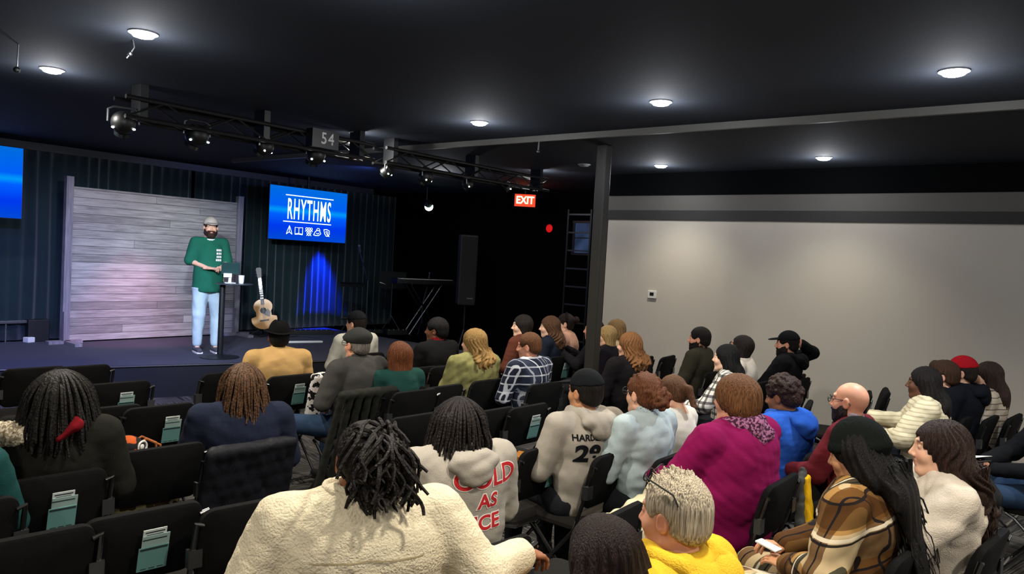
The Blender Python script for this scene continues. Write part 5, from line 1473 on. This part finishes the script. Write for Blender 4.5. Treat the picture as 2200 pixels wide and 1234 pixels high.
# ------------------------------------------------------------------ band corner: stands, keyboard, pedals
def tripod(root, r=.22, h=.2, top=0.3):
    for k in range(3):
        a = R(90 + 120 * k); MB().tube([(0, 0, top), (r * math.cos(a), r * math.sin(a), .012)], .008, 8).build('leg', M_BLACK, root, smooth=True)
mp_ = atz(785, 712, SH)
t = empty('microphone_stand', (mp_.x, mp_.y, SH), 0, 'tall microphone stand with a raised boom near the blue light', 'stand')
tripod(t)
zt = aty(787, 600, mp_.y).z - SH
MB().tube([(0, 0, .2), (0, 0, zt)], .009, 8).build('pole', M_STEEL, t, smooth=True)
hd = aty(770, 542, mp_.y)
MB().tube([(0, 0, zt - .02), (hd.x - mp_.x, -.05, hd.z - SH)], .0085, 8).build('boom', M_CHROME, t, smooth=True)
MB().ball((0, 0, zt), .022).build('clutch', M_BLACKP, t, smooth=True)
mic = MB().cyl((hd.x, mp_.y - .05, hd.z), (hd.x - .05, mp_.y - .08, hd.z + .1), .017, .02).ball((hd.x - .055, mp_.y - .083, hd.z + .11), .028).build('microphone', mat('mic body', srgb('6e7276'), rough=.35, metal=.6), None, smooth=True)
tag(mic, 'microphone at the end of the raised boom', 'microphone')
# keyboard on X stand
kp = atz(905, 720, SH); kz = aty(905, 606, kp.y).z
k_ = empty('keyboard', (kp.x, kp.y, kz), R(-20), 'long black stage keyboard on a crossed stand', 'keyboard')
MB().box((0, 0, 0), (1.15, .3, .09), bevel=.015).build('case', M_BLACKP, k_)
m = MB()
for q in range(44): m.box((-.5 + .0232 * q, -.07, .05), (.0215, .13, .01))
m.build('white_keys', M_WHITE, k_)
m = MB()
for q in range(43):
    if q % 7 not in (2, 6): m.box((-.489 + .0232 * q, -.04, .058), (.012, .08, .012))
m.build('black_keys', M_BLACKP, k_)
MB().box((0, .07, .05), (.6, .06, .006)).build('control_strip', mat('panel grey', srgb('55595c'), rough=.4), k_)
ks = empty('keyboard_stand', (kp.x, kp.y, SH), R(-20), 'crossed tubular stand holding the keyboard', 'stand')
hh = kz - .045 - SH
for s in (-1, 1):
    MB().tube([(s * .3, -.12, .015), (s * -.3, -.12, hh)], .014, 8).build('leg', M_DKSTEEL, ks, smooth=True)
    MB().tube([(s * .3, .12, .015), (s * -.3, .12, hh)], .014, 8).build('leg', M_DKSTEEL, ks, smooth=True)
MB().tube([(-.3, -.16, hh), (-.3, .16, hh)], .014, 8).tube([(.3, -.16, hh), (.3, .16, hh)], .014, 8).tube([(-.3, -.2, .015), (-.3, .2, .015)], .014, 8).tube([(.3, -.2, .015), (.3, .2, .015)], .014, 8).build('cross_bars', M_BLACK, ks, smooth=True)
# music stands
def music_stand(px, py_base, px_t, py_t, lab, w=.5, h=.32, tilt=25):
    b_ = atz(px, py_base, SH); z = aty(px_t, py_t, b_.y).z - SH
    t = empty('music_stand', (b_.x, b_.y, SH), R(-35), lab, 'stand')
    tripod(t, .2)
    MB().tube([(0, 0, .2), (0, 0, z)], .009, 8).build('pole', M_STEEL, t, smooth=True)
    MB().box((0, 0, 0), (w, .012, h)).box((0, -.02, -h / 2 + .01), (w, .05, .012)).build('desk', M_BLACK, t, loc=(0, 0, z), rot=(R(tilt), 0, 0))
    return t
music_stand(838, 712, 843, 602, 'black music stand with a solid desk between microphone and keyboard', tilt=12)
music_stand(752, 715, 757, 612, 'low flat music stand beside the blue light', w=.42, h=.2, tilt=-72)
sp = aty(822, 604, mp_.y)
sheet = MB().box((0, 0, 0), (.2, .002, .12)).build('sheet_music', M_PAPER, None, loc=(sp.x, mp_.y - .05, sp.z - .015), rot=(R(-50), R(12), R(-20))); tag(sheet, 'pale sheet lying beside the tall microphone stand', 'paper')
q2 = atz(880, 715, SH)
t = empty('microphone_stand', (q2.x, q2.y - .3, SH), 0, 'short angled microphone stand in front of the keyboard', 'stand'); tripod(t)
MB().tube([(0, 0, .2), (.0, 0, .55), (.12, 0, .95), (.13, 0, 1.1)], .009, 8).build('pole', M_STEEL, t, smooth=True)
MB().ball((.13, -.01, 1.12), .024).cyl((.13, -.01, 1.1), (.1, -.03, 1.02), .016).build('microphone', M_STEEL, t, smooth=True)
# flat gear on the stage floor
def gear(px, py, s, lab, m=M_BLACKP, rz=-20, name='pedal_board', lights=True):
    b_ = atz(px, py, SH); t = empty(name, (b_.x, b_.y, SH), R(rz), lab, 'stage gear')
    MB().box((0, 0, s[2] / 2), s, bevel=.008).build('case', m, t)
    if lights:
        mm = MB(); n = int(s[0] / .09)
        for k in range(n): mm.cyl((-s[0] / 2 + .05 + k * .09, -s[1] / 4, s[2]), (-s[0] / 2 + .05 + k * .09, -s[1] / 4, s[2] + .012), .012, n=10)
        mm.build('knobs', M_CHROME, t)
    return t
gear(665, 718, (.8, .16, .07), 'low pedal board on the stage right of the guitar')
gear(655, 737, (.55, .05, .03), 'white power strip lying on the stage right of the guitar', M_WHITE, name='power_strip', lights=False)
gear(800, 716, (.6, .2, .06), 'pedal board in front of the tall microphone stand')
gear(850, 719, (.4, .2, .09), 'small pedal unit below the keyboard')
# left edge: low bench with equipment
b_ = atz(30, 735, SH)
t = empty('equipment_rack', (b_.x, b_.y + .1, SH), 0, 'low rack with bright metal legs on the stage at the left edge', 'rack')
MB().box((0, 0, .27), (.75, .3, .04), bevel=.004).build('shelf', M_STEEL, t)
for x in (-.3, -.1, .3): MB().cyl((x, -.1, 0), (x, -.1, .25), .012).build('leg', M_CHROME, t, smooth=True)
for x in (-.3, .3): MB().cyl((x, .1, 0), (x, .1, .25), .012).build('leg', M_CHROME, t, smooth=True)
b2 = atz(74, 732, SH)
t = gear(74, 732, (.26, .3, .3), 'black amplifier box beside the low rack at the left', name='amplifier', lights=False, rz=0)
t = gear(62, 736, (.1, .1, .07), 'small pale box on the stage before the amplifier', M_PAPER, name='small_box', lights=False, rz=20)
# cable on the stage
cp = [atz(x, y, SH + .008) for x, y in ((520, 722), (545, 716), (560, 724), (580, 720), (598, 728), (640, 722), (690, 727))]
tag(MB().tube(cp, .006, 6).build('stage_cable', M_STEEL), 'thin cable lying on the stage by the guitar', 'cable')

# ------------------------------------------------------------------ loudspeaker column, ladder, exit sign, small lights by the side wall
ls = aty(1003, 580, 8.6); lz0 = aty(1003, 655, 8.6).z; lz1 = aty(1003, 505, 8.6).z
t = empty('loudspeaker', (ls.x, 8.6, lz0), R(-40), 'tall dark loudspeaker on a pole right of the band', 'loudspeaker')
hL = lz1 - lz0
MB().box((0, 0, hL / 2), (.3, .34, hL), bevel=.02).build('cabinet', mat('speaker cabinet', srgb('1c201f'), rough=.6), t)
MB().box((0, -.172, hL / 2), (.26, .01, hL - .06)).build('grille', mat('grille', srgb('121414'), rough=.7, bump=.5, bscale=500), t)
MB().box((.05, -.18, .12), (.1, .006, .02)).build('badge', M_STEEL, t)
lp = empty('loudspeaker_stand', (ls.x, 8.6, 0), R(-40), 'black pole stand under the tall loudspeaker', 'stand')
MB().cyl((0, 0, SH if False else .0), (0, 0, lz0), .02).build('pole', M_BLACK, lp)
for k in range(3):
    a = R(120 * k); MB().tube([(0, 0, .6), (.4 * math.cos(a), .4 * math.sin(a), .01)], .014, 8).build('leg', M_BLACK, lp)
x0 = 9.9
lt = aty(1222, 440, 7.0)
la = atx(1213, 560, 9.9); lb = atx(1262, 560, 9.9)
t = empty('wall_ladder', (9.95, (la.y + lb.y) / 2, 0), 0, 'tall dark ladder frame against the black side wall', 'ladder')
Lw = abs(la.y - lb.y) / 2; M_FAINT = mat('ladder metal', srgb('43474a'), rough=.4, metal=.6)
for s in (-1, 1): MB().box((0, s * Lw, 1.35), (.04, .03, 2.7)).build('rail', M_BLACK, t)
m = MB()
for k in range(9): MB().box((0, 0, .3 + .29 * k), (.03, 2 * Lw, .025)).build('rung', M_FAINT, t)

ex_ = atx(1128, 431, 9.7)
t = empty('exit_sign', (ex_.x, ex_.y, ex_.z), -AZ * 0 + R(-52), 'lit red EXIT sign hanging near the side wall', 'sign')
M_EXR = mat('exit red', (0.2, 0, 0), emit=(1.0, .06, .02), estr=1.2); M_EXW = mat('exit letters', (1, 1, 1), emit=(1.0, .6, .25), estr=5)
MB().box((0, .03, 0), (.36, .05, .22), bevel=.008).build('housing', M_BLACKP, t)
MB().box((0, .002, 0), (.34, .006, .2)).build('face_plate', M_EXR, t)
bm = text_mesh('EXIT', .17, .004, 1.0, .85, 0)
for v in bm.verts: v.co = Vector((v.co.x, -.003, v.co.y))
me = bpy.data.meshes.new('letters'); bm.to_mesh(me); bm.free(); me.materials.append(M_EXW); o = bpy.data.objects.new('letters', me); COL.objects.link(o); o.parent = t
MB().cyl((0, .03, .1), (0, .03, H - ex_.z), .012).build('hanger', M_BLACK, t)
lamp('exit_glow', 'POINT', (ex_.x - .12, ex_.y - .14, ex_.z + .02), 1.6, (1, .05, .03), shadow_soft_size=.05)

rp = atx(1180, 491, XB - .03)
t = MB().ball((0, 0, 0), (.02, .07, .07)).build('red_indicator_lamp', mat('red lens', (.2, 0, 0), emit=(1, .01, .01), estr=.55), None, smooth=True, loc=rp); tag(t, 'small round red lamp on the black side wall', 'lamp')
wp = atx(1256, 512, XB - .01); wp2 = atx(1237, 480, XB); wp3 = atx(1274, 545, XB)
m_, nt, bb = node_mat('dim blue glow', .3); tc = N(nt, 'ShaderNodeTexCoord'); ns = N(nt, 'ShaderNodeTexNoise'); ns.inputs['Scale'].default_value = 3; L(nt, tc.outputs['Object'], ns.inputs[0])
mr = N(nt, 'ShaderNodeMapRange', i1=.3, i2=.7, i3=.015, i4=.1); L(nt, ns.outputs[0], mr.inputs[0]); bb.inputs['Base Color'].default_value = (.02, .04, .1, 1); bb.inputs['Emission Color'].default_value = (.25, .45, 1, 1); L(nt, mr.outputs[0], bb.inputs['Emission Strength'])
wy = abs(wp2.y - wp3.y); wz = wp2.z - wp3.z
w_o = tag(MB().box((0, 0, 0), (.02, wy, wz)).build('blue_glow_panel_1', m_, None, loc=(XB - .012, wp.y, wp.z)), kind='structure')  # added glowing panel with a frame, stands for a patch of blue light
MB().box((-.014, 0, 0), (.01, wy + .06, .02)).box((-.014, 0, wz / 2 + .02), (.02, wy + .1, .04)).box((-.014, 0, -wz / 2 - .02), (.02, wy + .1, .04)).box((-.014, wy / 2 + .02, 0), (.02, .04, wz)).box((-.014, -wy / 2 - .02, 0), (.02, .04, wz)).build('glow_panel_frame', M_BLACK, w_o)

# ------------------------------------------------------------------ lighting trusses with moving heads
def truss(x0, x1, y, z0, z1, lab):
    t = empty('lighting_truss', ((x0 + x1) / 2, y, z1), 0, lab, 'truss')
    l = (x1 - x0) / 2; dz = z0 - z1; w = .1
    m = MB()
    for yy in (-w, w):
        for zz in (0, dz): MB().tube([(-l, yy, zz), (l, yy, zz)], .018, 8).build('chord', M_BLACK, t)
    n = int((x1 - x0) / .3)
    m = MB()
    for k in range(n):
        xa = -l + 2 * l * k / n; xb = -l + 2 * l * (k + 1) / n
        for yy in (-w, w): m.tube([(xa, yy, 0 if k % 2 else dz), (xb, yy, dz if k % 2 else 0)], .008, 6)
        m.tube([(xa, -w, dz), (xb, w, dz)], .008, 6)
    m.build('lattice', M_BLACK, t)
    for xx in (-l + .15, 0, l - .15):
        MB().box((xx, 0, (H - z1 + dz) / 2), (.06, .16, H - z1 - dz + .0)).build('hanger', M_BLACK, t)
    return t
tz1, tz0 = 2.93, 2.78
truss(2.55, 5.0, 6.0, tz0, tz1, 'black lighting truss hanging over the front rows at the left')
truss(5.15, 8.0, 6.0, tz0, tz1, 'black lighting truss hanging nearer the side wall')
M_LED = mat('white led', (1, 1, 1), emit=(.8, 1, .95), estr=7)
M_LENS = mat('glass lens', srgb('1c2426'), rough=.08, spec=.8, coat=1)
def fixture(px, py, lab, r=.085, y=6.0, az=90, led=True, par=False):
    p = aty(px, py, y)
    t = empty('stage_spotlight', tuple(p), R(az - 90), lab, 'spotlight', None)
    zt_ = tz0 - p.z
    MB().tube([(-r * 1.25, 0, 0), (-r * 1.25, 0, r * 1.1), (-r * .8, 0, r * 1.35), (r * .8, 0, r * 1.35), (r * 1.25, 0, r * 1.1), (r * 1.25, 0, 0)], .009, 8).build('yoke', M_STEEL, t, smooth=True)
    if par:
        MB().lathe([(.5 * r, -r), (.9 * r, -.7 * r), (r, r * .4), (r * 1.02, r * .8), (.9 * r, r * .8)]).build('can', M_BLACK, t, smooth=True, rot=(R(-130), 0, 0))
    else:
        MB().ball((0, 0, 0), (r * 1.05, r * 1.1, r * 1.05), 24).build('head', M_BLACK, t, smooth=True)
    MB().cyl((0, 0, 0), (0, r * .35, 0), r * .72, n=24).build('lens', M_LENS, t, loc=(0, r * .55, -r * .62), rot=(R(-48), 0, 0))
    if led:
        for s in (-1, 1): MB().ball((s * r * .85, -.5 * r, -r * .55), (.011, .008, .008)).build('status_light', M_LED, t)
    if zt_ > r * 1.3: MB().box((0, 0, (zt_ + r * 1.3) / 2), (.05, .05, max(.02, zt_ - r * 1.3))).build('clamp', M_STEEL, t)
    return t
fixture(265, 264, 'round stage spotlight at the left end of the truss', az=70)
fixture(423, 291, 'round stage spotlight second from the left on the truss', r=.09)
fixture(568, 316, 'round stage spotlight third from the left on the truss', r=.075, az=120)
fixture(678, 334, 'round stage spotlight in a bright yoke at the right end of the truss', r=.085)
fixture(832, 368, 'small angled spotlight at the left end of the far truss', r=.06, par=True, az=120)
fixture(915, 380, 'dark round spotlight beside the small ceiling light', r=.075, az=110)
fixture(1005, 396, 'small round spotlight in the middle of the far truss', r=.06, az=120)
fixture(1092, 402, 'narrow bright spotlight at the right end of the far truss', r=.05, par=True, az=140)
fp = aty(919, 442, 9.6)
t = empty('wash_light', tuple(fp), 0, 'glowing greenish white wash light in front of the dark drapes', 'spotlight')
MB().lathe([(.07, 0), (.08, .05), (.05, .12)]).build('can', M_BLACK, t, smooth=True, rot=(R(60), 0, R(-30)))
MB().ball((0, 0, 0), (.075, .03, .075), 20).build('lens', mat('wash lens', (1, 1, 1), emit=(.75, 1, .9), estr=14), t, smooth=True, loc=(-.02, -.05, -.02), rot=(0, 0, R(-35)))
MB().cyl((0, .03, .05), (0, .03, H - fp.z), .012).build('pipe', M_BLACK, t)
# painted mark on the truss box
bp = aty(693, 300, 5.86)
t = empty('power_box', (bp.x, 5.86, bp.z), R(0), 'black power box with a hand-painted number 54 at the right truss end', 'box')
MB().box((0, 0, 0), (.3, .1, .17)).build('case', M_BLACK, t)
bm = text_mesh('54', .15, .002, 1.2, .9, 0)
for v in bm.verts: v.co = Vector((v.co.x + .02, -.0515, v.co.y))
me = bpy.data.meshes.new('painted_number'); bm.to_mesh(me); bm.free(); me.materials.append(M_PAPER); o = bpy.data.objects.new('painted_number', me); COL.objects.link(o); o.parent = t
# hanging hook under the upper left lamp
hp0 = atz(285, 85, H); hk = aty(279, 116, hp0.y)
tag(MB().tube([hp0, (hp0.x + .01, hp0.y, (hp0.z + hk.z) / 2), (hk.x, hp0.y, hk.z), (hk.x - .02, hp0.y, hk.z - .03)], .006, 6).ball((hk.x, hp0.y, hk.z), .015).build('hanging_hook', M_STEEL), 'short cable with a hook hanging under the upper left ceiling light', 'hook')
hp0 = atz(40, 95, H); hk = aty(36, 150, hp0.y)
tag(MB().tube([hp0, (hk.x, hp0.y, hk.z)], .005, 6).ball((hk.x, hp0.y, hk.z), .02).build('hanging_hook', M_STEEL), 'short cable with a hook hanging at the far left', 'hook')
hp0 = atz(1159, 292, H); hk = aty(1156, 326, hp0.y)
tag(MB().tube([hp0, (hk.x, hp0.y, hk.z)], .008, 6).ball((hk.x, hp0.y, hk.z), .014).build('hanging_hook', M_STEEL), 'short bright rod hanging from the long batten', 'hook')

# ------------------------------------------------------------------ stage lighting, plus added spots that have no fixture
def spot(loc, tgt, e, col, size=40, blend=.6, soft=.05, name='stage_beam_or_fill'):
    o = lamp(name, 'SPOT', loc, e, col, spot_size=R(size), spot_blend=blend, shadow_soft_size=soft); aim(o, tgt); return o
fx = aty(423, 291, 6.0)
spot((fx.x, 6.15, 2.6), (SPK.x, SPK.y, 1.5), 420, (.82, .93, 1.0), 36)
spot((2.9, 6.15, 2.6), (SPK.x - .3, SPK.y, 1.2), 330, (.75, .85, 1.0), 44)
for x_ in (2.7, 3.9, 5.1): spot((x_, 9.55, 2.92), (x_, 11.0, 1.35), 60, (.86, .88, 1.0), 105, 1.0)  # added wash spots without fixtures, set behind the speaker to brighten the planks
spot((5.0, 9.6, 2.9), (4.9, 11.0, .15), 260, (1.0, .3, .55), 46, 1.0)
spot((2.2, 6.6, 2.8), (3.0, 9.6, .4), 900, (.33, .36, 1.0), 85, 1.0)
spot((4.6, 6.6, 2.8), (4.8, 9.2, .4), 260, (.5, .6, 1.0), 70, 1.0)
spot((1.5, 8.8, 2.7), (2.3, 11.3, 1.6), 120, (.1, .35, 1.0), 70, 1.0)
bl = aty(700, 640, YBACK - .45)
spot((bl.x - .12, YBACK - .62, 2.15), (bl.x, YBACK - .26, .95), 900, (.0, .03, 1.0), 46, .7)
spot((7.0, 8.2, 2.9), (7.3, 11.3, 2.95), 45, (.1, .2, 1.0), 95, 1.0)
spot((0.9, 8.6, 2.0), (1.2, 9.0, 3.05), 40, (.25, .35, 1.0), 80, 1.0)
spot((6.2, 7.6, 2.85), (8.0, 10.2, 1.1), 90, (.75, .95, 1.0), 50, 1.0)  # added fill spot with no fixture, brightens the dark band corner
